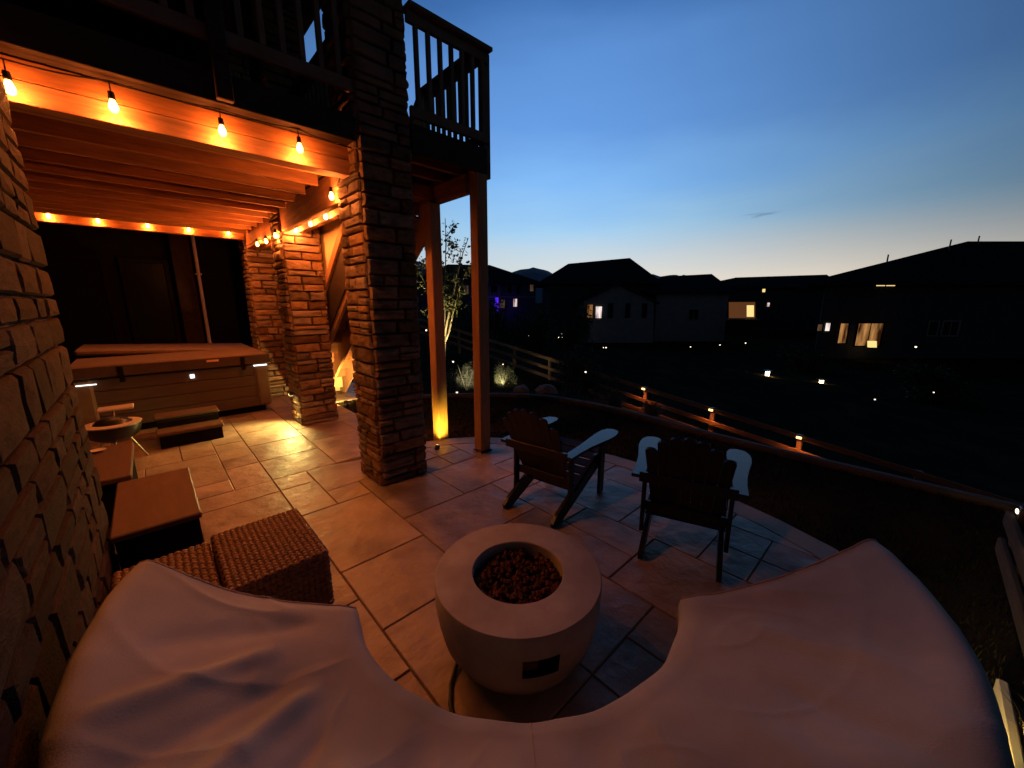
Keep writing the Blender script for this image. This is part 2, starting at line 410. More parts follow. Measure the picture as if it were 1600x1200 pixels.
def build_patio():
    base = MB()
    outer = [Vector((p[0], p[1])) for p in EDGE]
    poly = [(-3.3, 4.1)] + [(p.x, p.y) for p in inner_edge(.01)] + [(2.5, -1.6), (-3.3, -1.6)]
    base.prism([(x, y, -.15) for (x, y) in poly], (0, 0, .143))
    base.prism([(-3.3, 4.1, -.15), (-3.3, 9.7, -.15), (3.1, 9.7, -.15), (3.1, 6.9, -.15), (2.12, 6.9, -.15), (2.12, 4.1, -.15)], (0, 0, .143))
    po = base.build('patio', 'joint'); po['kind'] = 'structure'
    rn = random.Random(21); cell = .302
    ins = inner_edge(.21)
    sizes = [(2, 2), (3, 2), (2, 3), (2, 1), (1, 2), (2, 2), (1, 1)]
    blocks = [(.68, -1.6, 10, 19, True), (.68 - cell * 13, -1.6, 13, 19, True), (.68, -1.6 + 19 * cell, 5, 18, False), (.68 - cell * 13, -1.6 + 19 * cell, 13, 18, False),
              (2.19, -1.6 + 28 * cell, 3, 9, False)]
    for (x0, y0, nx, ny, clip) in blocks:
        for (i, j, w, h) in tile_rects(nx, ny, rn, sizes):
            g = .003
            xa, xb, ya, yb = x0 + i * cell + g, x0 + (i + w) * cell - g, y0 + j * cell + g, y0 + (j + h) * cell - g
            if xb < -.5 and yb < 3.2: continue
            poly = [(xa, ya), (xb, ya), (xb, yb), (xa, yb)]
            if clip:
                for k in range(len(ins) - 1): 
                    poly = clip_poly(poly, (ins[k].x, ins[k].y), (ins[k + 1].x, ins[k + 1].y))
                    if len(poly) < 3: break
                if len(poly) < 3: continue
            cx = sum(p[0] for p in poly) / len(poly); cy = sum(p[1] for p in poly) / len(poly)
            dz = rn.uniform(-.0018, .0018); tx, ty = rn.uniform(-.003, .003), rn.uniform(-.003, .003)
            n = len(poly); c = .005
            vs = [(p[0] - cx, p[1] - cy, -.03) for p in poly] + [(p[0] - cx, p[1] - cy, -.006 + dz) for p in poly]
            for p in poly:
                d = Vector((cx - p[0], cy - p[1])); L = d.length; d = d / L * c * 1.4
                qx, qy = p[0] + d.x - cx, p[1] + d.y - cy
                vs.append((qx, qy, dz + qx * tx + qy * ty))
            fs = [[k, (k + 1) % n, n + (k + 1) % n, n + k] for k in range(n)] + [[n + k, n + (k + 1) % n, 2 * n + (k + 1) % n, 2 * n + k] for k in range(n)] + [list(range(2 * n, 3 * n))]
            me = bpy.data.meshes.new('paving_slab'); me.from_pydata(vs, [], fs); fix_normals(me)
            link('paving_slab', me, 'slab', po, (cx, cy, 0))
    bd = MB(); o2 = inner_edge(0.0); i2 = inner_edge(.205)
    for k in range(len(EDGE) - 1):
        a, b, c, d = o2[k], o2[k + 1], i2[k + 1], i2[k]
        bd.add([(a.x, a.y, -.14), (b.x, b.y, -.14), (b.x, b.y, .004), (a.x, a.y, .004), (c.x, c.y, .004), (d.x, d.y, .004), (c.x, c.y, -.05), (d.x, d.y, -.05)],
               [[0, 1, 2, 3], [3, 2, 4, 5], [5, 4, 6, 7]])
    b = bd.build('patio_border', 'border'); b['kind'] = 'structure'
build_patio()

# ------------------------------------------------------------------ stonework
def stone_variant(k):
    rn = random.Random(100 + k); vs = []; n = 8
    base = [(-.5, -.5), (0, -.5), (.5, -.5), (.5, 0), (.5, .5), (0, .5), (-.5, .5), (-.5, 0)]
    out = [(x + rn.uniform(-.03, .02) * (1 if x > 0 else -1), y + rn.uniform(-.05, .02) * (1 if y > 0 else -1)) for (x, y) in base]
    for (x, y) in out: vs.append((-.5, x, y))
    for (x, y) in out: vs.append((.22 + rn.uniform(-.06, .06), x * .99, y * .985))
    for (x, y) in out: vs.append((.44 + rn.uniform(-.07, .06), x * .90, y * .84))
    vs.append((.48 + rn.uniform(-.06, .08), rn.uniform(-.15, .15), rn.uniform(-.15, .15)))
    fs = []
    for a in (0, n):
        for i in range(n): fs.append([a + i, a + (i + 1) % n, a + n + (i + 1) % n, a + n + i])
    for i in range(n): fs.append([2 * n + i, 2 * n + (i + 1) % n, 3 * n])
    me = bpy.data.meshes.new('stone'); me.from_pydata(vs, [], fs); fix_normals(me); me.materials.append(M['stone']); return me
SV = [stone_variant(k) for k in range(14)]
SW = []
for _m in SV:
    _c = _m.copy(); _c.materials[0] = M['shaded_wallstone']; SW.append(_c)
def face_layout(w, z0, z1, rn, hmin=.05, hmax=.135, wmin=.10, wmax=.36):
    """random ledgestone coursing of a face w wide: (u0,u1,z0,z1)"""
    res = []; z = z0
    while z < z1 - .02:
        h = rn.uniform(hmin, hmax)
        if z + h > z1 - .05: h = z1 - z
        u = 0.0
        while u < w - .01:
            d = rn.uniform(wmin, wmax)
            if u + d > w - .08: d = w - u
            if h > .125 and rn.random() < .35:
                s = rn.uniform(.4, .6); res.append((u, u + d, z, z + h * s)); res.append((u, u + d, z + h * s, z + h))
            else: res.append((u, u + d, z, z + h))
            u += d
        z += h
    return res
def put_stone(parent, p, nrm_ang, w, h, t, rn, pool=None):
    pool = pool or SV
    o = bpy.data.objects.new('stone', pool[rn.randrange(len(pool))]); COL.objects.link(o); o.parent = parent
    o.location = Vector(p) - origin(parent)
    fl = rn.choice((0, math.pi))
    o.rotation_euler = (fl, 0, nrm_ang) ; o.scale = (t, w, h)
    return o
def stones_mesh(name, items, parent, mat='stone'):
    mb_v = []; mb_f = []
    off = origin(parent)
    for (p, ang, w, h, t, k) in items:
        mt = Matrix.Translation(Vector(p) - off) @ Matrix.Rotation(ang, 4, 'Z') @ Matrix.Diagonal((t, w, h, 1))
        n = len(mb_v); me = SV[k]
        mb_v += [tuple(mt @ v.co) for v in me.vertices]; mb_f += [[i + n for i in f.vertices] for f in me.polygons]
    me = bpy.data.meshes.new(name); me.from_pydata(mb_v, [], mb_f); fix_normals(me)
    o = link(name, me, mat, parent); o['kind'] = 'stuff'; return o
def pillar(label, x0, y0, w, d, ztop, zup, seed):
    rn = random.Random(seed); x1, y1 = x0 + w, y0 + d
    t = thing('stone_pillar', label, 'pillar', (x0 + w / 2, y0 + d / 2, 0), group='stone pillars under the deck')
    e = .045
    MB().box((x0 + e, y0 + e, 0), (x1 - e, y1 - e, zup), .01).build('core', 'mortar', t)
    upper = []
    for (zz0, zz1, joined) in ((0.0, ztop, False), (ztop, zup, True)):
        if zz1 - zz0 < .1: continue
        for f in range(4):
            L = w if f in (0, 2) else d
            for (u0, u1, z0, z1) in face_layout(L, zz0, zz1, rn, wmin=.13 if not joined else .18, wmax=.40):
                if rn.random() < .5: pass
                g = .009
                th = .075 + rn.uniform(-.012, .03)
                um = (u0 + u1) / 2; zm = (z0 + z1) / 2; ww = u1 - u0 - g; hh = z1 - z0 - g
                dep = th / 2 - .02 - rn.uniform(0, .012)
                if f == 0: p, a = (x0 + um, y0 + dep, zm), -math.pi / 2
                elif f == 2: p, a = (x0 + um, y1 - dep, zm), math.pi / 2
                elif f == 1: p, a = (x1 - dep, y0 + um, zm), 0.0
                else: p, a = (x0 + dep, y0 + um, zm), math.pi
                if joined: upper.append((p, a, ww, hh, th, rn.randrange(len(SV))))
                else: put_stone(t, p, a, ww, hh, th, rn)
    if upper: stones_mesh('upper_stonework', upper, t)
    return t
P1 = pillar('nearest stone pillar, standing between the patio and the two timber posts', 1.41, 3.27, .46, .46, 3.0, 5.6, 1)
P2 = pillar('middle stone pillar with a low light glowing on the patio at its foot', 1.41, 5.78, .46, .47, 2.95, 5.6, 2)
P3 = pillar('farthest stone pillar, behind the right corner of the hot tub', 1.40, 8.02, .47, .46, 2.95, 5.6, 3)
def left_wall():
    t = thing('stone_wall', 'stone clad house wall along the left edge, close to the camera', 'wall', (-.7, 1.5, 0))
    MB().box((-1.1, -2.0, 0), (-.372, 3.255, 5.6), .01).build('core', 'mortar', t)
    rn = random.Random(5); rest = []
    for (u0, u1, z0, z1) in face_layout(2.45, 0, 2.92, rn, .10, .23, .18, .46):
        th = .065 + rn.uniform(-.010, .014); dep = th / 2 - .012
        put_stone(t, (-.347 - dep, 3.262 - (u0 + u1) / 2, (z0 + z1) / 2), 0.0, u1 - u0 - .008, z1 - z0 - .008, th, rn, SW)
    for (u0, u1, z0, z1) in face_layout(2.9, 0, 2.92, rn, .10, .20, .2, .45):
        rest.append(((-.372, .812 - (u0 + u1) / 2, (z0 + z1) / 2), 0.0, u1 - u0 - .008, z1 - z0 - .008, .085, rn.randrange(14)))
    for (u0, u1, z0, z1) in face_layout(.6, 0, 2.92, rn, .10, .20, .2, .35):
        rest.append(((-.38 - (u0 + u1) / 2, 3.235, (z0 + z1) / 2), math.pi / 2, u1 - u0 - .008, z1 - z0 - .008, .085, rn.randrange(14)))
    stones_mesh('far_stonework', rest, t, 'shaded_wallstone')
left_wall()

# ------------------------------------------------------------------ house shell behind the hot tub
def house_shell():
    t = thing('house', 'dark house wall with glass doors behind the hot tub', 'house', (-1, 9.8, 0))
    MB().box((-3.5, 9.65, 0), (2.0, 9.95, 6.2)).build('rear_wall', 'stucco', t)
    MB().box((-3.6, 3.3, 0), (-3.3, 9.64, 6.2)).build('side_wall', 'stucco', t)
    MB().box((-3.7, 2.75, 5.62), (2.35, 10.2, 5.75)).build('porch_roof', 'darkwood', t)
    for (xa, xb) in ((-2.6, -.35), (-.2, .45)):
        f = MB()
        for (a, b) in (((xa, 9.58, .05), (xa + .07, 9.648, 2.45)), ((xb - .07, 9.58, .05), (xb, 9.648, 2.45)), ((xa + .071, 9.58, 2.38), (xb - .071, 9.648, 2.45)), ((xa + .071, 9.58, .05), (xb - .071, 9.648, .13))): f.box(a, b)
        w = f.build('window', 'frame', t)
        MB().box((xa + .072, 9.61, .131), (xb - .072, 9.63, 2.379), .002).build('pane', 'glassdark', w)
    for (xa, xb) in ((-2.2, -.6), (.3, 1.2)):
        f = MB()
        for (a, b) in (((xa, 9.58, 3.4), (xa + .07, 9.648, 5.0)), ((xb - .07, 9.58, 3.4), (xb, 9.648, 5.0)), ((xa + .071, 9.58, 4.93), (xb - .071, 9.648, 5.0)), ((xa + .071, 9.58, 3.4), (xb - .071, 9.648, 3.47))): f.box(a, b)
        w = f.build('window', 'frame', t)
        MB().box((xa + .072, 9.61, 3.471), (xb - .072, 9.63, 4.929), .002).build('pane', 'glassdark', w)
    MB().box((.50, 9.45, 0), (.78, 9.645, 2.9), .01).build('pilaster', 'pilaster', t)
    d = MB(); d.tube([(.84, 9.40, .1), (.84, 9.40, 2.96)], .028, 10); d.build('downspout', 'downlight', t, True)
    for z in (.9, 2.2): MB().box((.79, 9.39, z), (.89, 9.449, z + .03)).build('bracket', 'downlight', t)
house_shell()

# ------------------------------------------------------------------ deck
DECK = thing('deck', 'timber deck overhead with exposed joists, railing and corner landing', 'deck', (0, 3.3, 2.7))
def deck():
    D = DECK
    MB().box((-.44, 3.40, 2.715), (1.40, 3.53, 2.825)).build('front_beam', 'cedar', D)
    MB().box((-.44, 3.405, 2.829), (1.40, 3.53, 2.93)).build('front_beam', 'cedar', D)
    MB().box((-1.15, 3.27, 2.934), (1.395, 3.40, 3.12)).build('fascia', 'darkwood', D)
    y = 3.80; k = 0
    while y < 7.9:
        MB().box((-3.25, y, 2.795), (1.395, y + .04, 3.06)).build('joist', 'cedar', D)
        y += .395
    MB().box((-3.25, 7.98, 2.72), (1.395, 8.07, 2.93)).build('rear_beam', 'cedar', D)
    for (ya, yb) in ((3.735, 5.775), (6.255, 8.015)):
        MB().box((1.42, ya, 2.585), (1.50, yb, 2.86)).build('side_beam', 'cedary', D)
        MB().box((1.60, ya, 2.585), (1.68, yb, 2.86)).build('side_beam', 'cedary', D)
    x = -3.24
    while x < 1.93:                                            # decking on top, boards run along y
        segs = [(3.41, 8.1)]
        xa, xb = x, x + .138
        if xb > 1.40 and xa < 1.88: segs = [(3.74, 5.77), (6.26, 8.01)]
        for (ya, yb) in segs: MB().box((xa, ya, 3.064), (xb, yb, 3.09), .003).build('deck_board', 'deckboard', D)
        x += .144
    # corner landing carried by the two posts
    x = 1.95
    while x < 2.66:
        MB().box((x, 3.33, 3.064), (min(x + .138, 2.73), 4.18, 3.09), .003).build('deck_board', 'deckboard', D); x += .144
    MB().box((1.89, 3.26, 2.975), (2.735, 3.30, 3.20)).build('rim_joist', 'darkwood', D)
    MB().box((2.69, 3.305, 2.975), (2.73, 4.2, 3.20)).build('rim_joist', 'cedary', D)
    MB().box((1.89, 4.14, 2.90), (2.685, 4.18, 3.06)).build('rim_joist', 'cedar', D)
    for yy in (3.5, 3.82): MB().box((1.89, yy, 2.982), (2.685, yy + .04, 3.06)).build('joist', 'cedar', D)
    MB().box((2.56, 3.412, 2.80), (2.66, 4.135, 2.972)).build('landing_beam', 'cedary', D)
    MB().box((1.90, 4.02, 2.83), (2.555, 4.10, 2.97)).build('landing_beam', 'cedar', D)
    MB().box((1.90, 3.74, 2.98), (1.94, 4.015, 3.06)).build('joist', 'cedary', D)
    # railings
    def railing(p, q, zt, zb, n, name='railing', wood='railwood', skip=()):
        p = Vector((*p, 0)); q = Vector((*q, 0))
        a = MB(); a.bar(p + Vector((0, 0, zt)), q + Vector((0, 0, zt)), .14, .035)
        a.bar(p + Vector((0, 0, zt - .065)), q + Vector((0, 0, zt - .065)), .04, .085)
        r = a.build('top_rail', wood, D)
        MB().bar(p + Vector((0, 0, zb)), q + Vector((0, 0, zb)), .04, .085).build('bottom_rail', wood, D)
        for k in range(n):
            c = p.lerp(q, (k + .7) / (n + .4))
            MB().box((c.x - .018, c.y - .018, zb + .044), (c.x + .018, c.y + .018, zt - .108), .003).build('baluster', wood, r)
        return r
    railing((1.9, 3.285), (2.78, 3.285), 4.06, 3.30, 7)
    railing((2.705, 3.37), (2.705, 4.36), 4.06, 3.30, 9)
    railing((-1.1, 3.285), (1.40, 3.285), 4.06, 3.32, 20)
    railing((1.64, 3.75), (1.64, 5.77), 4.06, 3.30, 16)
    MB().box((2.655, 4.36, 2.975), (2.745, 4.45, 4.10)).build('rail_post', 'railwood', D)
    MB().box((.52, 3.215, 2.945), (.61, 3.263, 3.99)).build('rail_post', 'darkwood', D)
    MB().box((-.60, 3.215, 2.945), (-.51, 3.263, 3.99)).build('rail_post', 'darkwood', D)
deck()
def posts():
    t = thing('timber_post', 'timber deck corner post standing on the patio behind the chairs', 'post', (2.665, 3.335, 0), group='timber posts carrying the deck corner')
    MB().box((2.60, 3.265, .02), (2.735, 3.40, 2.97), .008).build('post', 'cedarz', t)
    MB().box((2.59, 3.309, 2.97), (2.684, 3.40, 3.06), .004).build('post_head', 'cedarz', t)
    MB().box((2.675, 3.262, 2.972), (2.77, 3.258 + .1, 4.03), .006).build('rail_post', 'darkwood', t) if False else None
    b = MB(); b.box((2.59, 3.255, .002), (2.745, 3.41, .02), .002); b.build('base_plate', 'blackmetal', t)
    t2 = thing('timber_post', 'timber post lit yellow from its foot at the patio edge', 'post', (2.54, 4.02, 0), group='timber posts carrying the deck corner')
    MB().box((2.47, 3.95, -.03), (2.61, 4.09, 2.79), .008).build('post', 'cedarz', t2)
    MB().box((2.36, 3.965, 2.792), (2.69, 4.075, 2.90), .006).build('post_head', 'cedar', t2) if False else None
    # tall rail post carried up the corner
    t3 = MB(); t3.box((2.735, 3.31, 2.95), (2.82, 3.40, 4.03), .006); t3.build('corner_rail_post', 'railwood', DECK)
posts()

# ------------------------------------------------------------------ stairs down from the landing
def stairs():
    t = thing('staircase', 'timber staircase going down from the deck landing behind the pillars', 'staircase', (2.3, 7.9, 0))
    n = 17; rise = 3.09 / n; run = .225; ytop = 4.20
    for xs in (1.95, 2.27, 2.60):
        poly = []
        y = ytop; z = 3.09 - rise
        for k in range(n - 1):
            poly.append((xs, y, z - .03)); y += run; poly.append((xs, y, z - .03)); z -= rise
        ye = y
        poly += [(xs, ye, 0.0), (xs, ye - .30, 0.0), (xs, ytop, 2.52)]
        MB().prism(poly, (.04, 0, 0)).build('stringer', 'cedarz', t)
    y = ytop; z = 3.09 - rise
    for k in range(n - 1):
        MB().box((1.93, y - .0, z - .028), (2.67, y + run + .02, z), .004).build('tread', 'cedar', t)
        MB().box((1.94, y + run - .022, z - rise + .002), (2.66, y + run - .001, z - .03), .003).build('riser', 'cedar', t)
        y += run; z -= rise
    sl = rise / run
    # solid guard panel along the far side, handrail on top
    poly = [(2.65, ytop + .1, 3.02), (2.65, ytop + .1, 3.98), (2.65, 7.6, 3.98 - (7.6 - ytop - .1) * sl), (2.65, 7.6, 3.02 - (7.6 - ytop - .1) * sl)]
    MB().prism(poly, (.02, 0, 0)).build('guard_panel', 'panel', t)
    MB().prism([(1.945, 4.55, 2.98), (1.945, 7.55, 2.98), (1.945, 7.55, 3.12 - 3.25 * sl), (1.945, 4.55, 3.12 - .25 * sl)], (-.018, 0, 0)).build('side_panel', 'panel', t)
    MB().bar((2.66, 4.3, 4.02), (2.66, 7.65, 4.02 - 3.35 * sl), .10, .04).build('handrail', 'cedarz', t)
    MB().prism([(1.944, 4.3, 3.11), (1.944, 7.75, 3.11 - 3.45 * sl), (1.944, 7.6, max(.01, 2.55 - 3.3 * sl)), (1.944, 4.3, 2.55)], (-.018, 0, 0)).build('closed_stringer', 'darkwood', t)
    MB().bar((1.908, 4.3, 3.18), (1.908, 7.6, 3.18 - 3.3 * sl), .032, .11).build('skirt_board', 'cedarz', t)
    MB().box((1.90, 7.70, .0), (2.74, 8.45, .10), .006).build('foot_pad', 'panel', t)
    MB().box((1.97, 7.50, .102), (2.59, 7.53, .34), .004).build('foot_riser', 'panel', t)
    MB().box((1.96, 7.55, .122), (2.69, 7.60, .30), .004).build('foot_riser', 'panel', t) if False else None
stairs()

# ------------------------------------------------------------------ string lights
LAMP = (1.0, .275, .058); GLOW = (1.0, .23, .04)
def string_light(label, pts, anchor, sag, hang, spot, glow):
    t = thing('string_lights', label, 'string lights', tuple(pts[0]), group='warm string lights under the deck')
    tops = [Vector((p[0], p[1], p[2] + hang)) for p in pts]
    path = []
    ch = [Vector(anchor[0])] + tops + [Vector(anchor[1])]
    for a, b in zip(ch[:-1], ch[1:]):
        for k in range(6):
            u = k / 6; p = a.lerp(b, u); p.z -= sag * 4 * u * (1 - u); path.append(p)
    path.append(ch[-1])
    c = MB(); c.tube(path, .0045, 5); c.build('cord', 'cord', t)
    for p, tp in zip(pts, tops):
        p = Vector(p)
        s = MB(); s.tube([tp, p + Vector((0, 0, .065))], .0035, 5); s.lathe([(.004, .07), (.014, .066), (.016, .03), (.013, .026)], p, 10)
        so = s.build('socket', 'cord', t)
        b = MB(); b.lathe([(.010, .028), (.014, .016), (.020, .000), (.022, -.014), (.019, -.028), (.010, -.038), (.001, -.041)], p, 14)
        b.build('bulb', 'bulb', so, True)
        add_light('bulb_glow', 'POINT', p + Vector((0, 0, -.015)), glow, GLOW, so, .02)
        add_light('bulb_light', 'SPOT', p + Vector((0, 0, -.02)), spot, LAMP, so, .022, 172, 1.0, p + Vector((0, 0, -2)))
string_light('string of warm bulbs hanging along the front deck beam', [(-.33, 3.325, 2.76), (.04, 3.325, 2.79), (.54, 3.325, 2.80), (1.0, 3.325, 2.81)], ((-.42, 3.325, 2.92), (1.39, 3.325, 2.90)), .012, .12, 23.5, 5.5)
string_light('string of warm bulbs along the side beam between the pillars', [(1.36, 3.78, 2.63), (1.55, 4.53, 2.60), (1.55, 5.05, 2.60), (1.56, 5.67, 2.61), (1.36, 5.84, 2.54), (1.38, 6.46, 2.54), (1.38, 7.02, 2.56)], ((1.36, 3.55, 2.72), (1.36, 7.95, 2.62)), .03, .07, 5, 23.0)
string_light('string of warm bulbs along the far deck beam above the hot tub', [(-.72, 7.95, 2.80), (-.28, 7.95, 2.80), (.22, 7.95, 2.80), (.68, 7.95, 2.80), (1.18, 7.95, 2.81)], ((-1.4, 7.95, 2.88), (1.36, 7.95, 2.86)), .02, .06, 9, 6.0)

# ------------------------------------------------------------------ hot tub, step and things along the wall
def hot_tub():
    t = thing('hot_tub', 'hot tub with brown cover and three white lights under the deck', 'hot tub', (.26, 8.05, 0))
    MB().box((-.70, 7.09, 0), (1.22, 9.03, .10), .01).build('plinth', 'dark', t)
    for k in range(4):
        z0 = .10 + k * .165
        MB().box((-.62, 7.03, z0), (1.14, 9.07, z0 + .160), .008).build('side_board', 'tubside', t)
    for (x, y) in ((-.78, 7.0), (1.12, 7.0), (-.78, 8.92), (1.12, 8.92)):
        MB().box((x, y, .10), (x + .18, y + .18, .765), .03).build('corner_panel', 'tubcorner', t)
    MB().box((-.80, 6.98, .77), (1.32, 9.12, .83), .02).build('rim', 'tubside', t)
    # cover: front half flat, rear half lifted along its left side
    c = MB(); c.box((-.80, 6.965, .835), (1.32, 8.03, .93), .03); fc = c.build('cover_front', 'vinyl', t)
    MB().box((-.80, 6.95, .78), (1.32, 6.963, .915), .005).build('cover_skirt', 'vinylside', t)
    MB().box((1.322, 6.965, .78), (1.335, 8.03, .915), .005).build('cover_skirt', 'vinylside', t)
    mt = Matrix.Translation((1.32, 8.05, .835)) @ Matrix.Rotation(R(3.6), 4, 'Y')
    c = MB(); c.box((-2.12, 0, 0), (0, 1.06, .085), .03, mt); c.build('cover_rear', 'vinyl', t)
    MB().box((.55, 6.938, .862), (.69, 6.949, .892), .002).build('badge', 'tag', t)
    for x in (-.35, .95): MB().box((x, 6.936, .70), (x + .05, 6.949, .90), .003).build('cover_strap', 'dark', t)
    # white lamps
    MB().box((.345, 7.012, .645), (.395, 7.029, .70), .004).build('lamp', 'led', t)
    MB().box((1.11, 6.985, .735), (1.29, 6.999, .755), .003).build('lamp', 'led', t)
    MB().box((-.74, 6.985, .690), (-.56, 6.999, .703), .003).build('lamp', 'led', t)
    s = thing('spa_step', 'dark two-tread step in front of the hot tub', 'step', (.22, 6.3, 0))
    MB().box((-.10, 5.93, .15), (.54, 6.20, .195), .01).build('tread', 'tabletop', s)
    MB().box((-.10, 6.26, .275), (.54, 6.54, .315), .01).build('tread', 'tubside', s)
    MB().box((-.08, 5.95, 0), (.52, 6.18, .149), .005).build('riser_box', 'dark', s)
    MB().box((-.08, 6.185, 0), (.52, 6.52, .274), .005).build('riser_box', 'dark', s)
hot_tub()

def kettle():
    t = thing('kettle_grill', 'black round kettle grill with pale rim near the hot tub', 'grill', (-.41, 5.72, 0))
    c = (-.41, 5.72, 0)
    b = MB(); b.lathe([(.02, .26), (.12, .27), (.19, .32), (.22, .40), (.22, .44), (.205, .44), (.20, .36), (.05, .30)], c, 32); b.build('bowl', 'blackmetal', t, True)
    b = MB(); b.lathe([(.222, .438), (.232, .452), (.16, .462), (.15, .452), (.222, .438)], c, 32); b.build('rim', 'ash', t, True)
    b = MB(); b.lathe([(.15, .455), (.12, .49), (.05, .515), (.001, .52)], c, 24); b.build('lid', 'blackmetal', t, True)
    for k in range(3):
        a = k * 2.094 + .5
        b = MB(); b.tube([(c[0] + .1 * math.cos(a), c[1] + .1 * math.sin(a), .30), (c[0] + .24 * math.cos(a), c[1] + .24 * math.sin(a), .0)], .012, 8); b.build('leg', 'steel', t, True)
    b = MB(); b.box((-.53, 6.02, .52), (-.24, 6.22, .545), .006); sh = b.build('side_shelf', 'ash', t)
    b = MB(); b.tube([(-.41, 5.93, .42), (-.40, 6.03, .52)], .01, 6); b.build('shelf_bracket', 'blackmetal', t)
kettle()
def bench_box():
    t = thing('storage_bench', 'low wooden bench behind the stone wall corner', 'bench', (-.6, 4.55, 0))
    MB().box((-.86, 4.02, .355), (-.25, 5.02, .40), .008).build('top', 'tabletop', t)
    MB().box((-.84, 4.04, .0), (-.27, 5.0, .353), .006).build('box', 'dark', t)
    d = thing('candle_dish', 'small pale round dish on the low wooden bench', 'dish', (-.47, 4.86, .40))
    b = MB(); b.lathe([(.001, .402), (.03, .402), (.05, .415), (.052, .42), (.045, .416), (.02, .408), (.001, .408)], (-.47, 4.86, 0), 20); b.build('dish', 'ash', d, True)
bench_box()
def coffee_table():
    t = thing('low_table', 'low table with smooth brown top and black sides by the wall', 'table', (-.14, 3.45, 0))
    MB().box((-.325, 2.96, .36), (.085, 3.90, .40), .008).build('top', 'tabletop', t)
    for (a, b) in (((-.31, 2.975, .10), (.07, 3.005, .358)), ((-.31, 3.855, .10), (.07, 3.885, .358)), ((-.31, 3.006, .10), (-.28, 3.854, .358)), ((.04, 3.006, .10), (.07, 3.854, .358))):
        MB().box(a, b).build('side_panel', 'dark', t)
    for (x, y) in ((-.305, 2.98), (.025, 2.98), (-.305, 3.84), (.025, 3.84)):
        MB().box((x, y, 0), (x + .04, y + .04, .099)).build('leg', 'blackmetal', t)
coffee_table()
def weave_face(o, u, v, nrm, lu, lv, cell=.027):
    """basket weave humps over a face"""
    o, u, v, nrm = Vector(o), Vector(u), Vector(v), Vector(nrm)
    vs, fs = [], []
    nu, nv = int(lu / cell), int(lv / cell)
    for i in range(nu):
        for j in range(nv):
            c = o + u * (lu * (i + .5) / nu) + v * (lv * (j + .5) / nv)
            a, b = (u * (lu / nu), v * (lv / nv)) if (i + j) % 2 else (v * (lv / nv), u * (lu / nu))
            n0 = len(vs); k = 4
            hj = .0005 + .003 * noise.noise(c * 30)
            for s in range(k + 1):
                f = s / k - .5; h = .008 * math.cos(f * math.pi) + hj
                for g, hh in ((-.42, -.004), (-.2, .0012), (.2, .0012), (.42, -.004)):
                    vs.append(c + a * f * 1.12 + b * g + nrm * (h + hh))
            for s in range(k):
                for q in range(3): fs.append([n0 + s * 4 + q, n0 + s * 4 + q + 1, n0 + (s + 1) * 4 + q + 1, n0 + (s + 1) * 4 + q])
    return vs, fs
def ottoman(label, x0, x1, y0, y1, z):
    t = thing('wicker_ottoman', label, 'ottoman', ((x0 + x1) / 2, (y0 + y1) / 2, 0), group='wicker ottomans')
    MB().box((x0 + .006, y0 + .006, .05), (x1 - .006, y1 - .006, z - .004), .015).build('body', 'wickerbase', t)
    b = MB()
    b.add(*weave_face((x0, y0, z), (1, 0, 0), (0, 1, 0), (0, 0, 1), x1 - x0, y1 - y0))
    w = b.build('top_weave', 'wicker', t, True); w['kind'] = 'stuff'
    b = MB()
    b.add(*weave_face((x0, y0, .05), (1, 0, 0), (0, 0, 1), (0, -1, 0), x1 - x0, z - .05))
    b.add(*weave_face((x0, y1, .05), (1, 0, 0), (0, 0, 1), (0, 1, 0), x1 - x0, z - .05))
    b.add(*weave_face((x1, y0, .05), (0, 1, 0), (0, 0, 1), (1, 0, 0), y1 - y0, z - .05))
    b.add(*weave_face((x0, y0, .05), (0, 1, 0), (0, 0, 1), (-1, 0, 0), y1 - y0, z - .05))
    w = b.build('side_weave', 'wicker', t, True); w['kind'] = 'stuff'
    for x in (x0 + .02, x1 - .06):
        for y in (y0 + .02, y1 - .06): MB().box((x, y, 0), (x + .04, y + .04, .049)).build('foot', 'blackmetal', t)
ottoman('right hand wicker ottoman between the low table and the draped sofa', .10, .54, 2.03, 2.64, .38)
ottoman('wicker ottoman beside the wall, half hidden by the draped sofa', -.30, .075, 2.06, 2.62, .36)

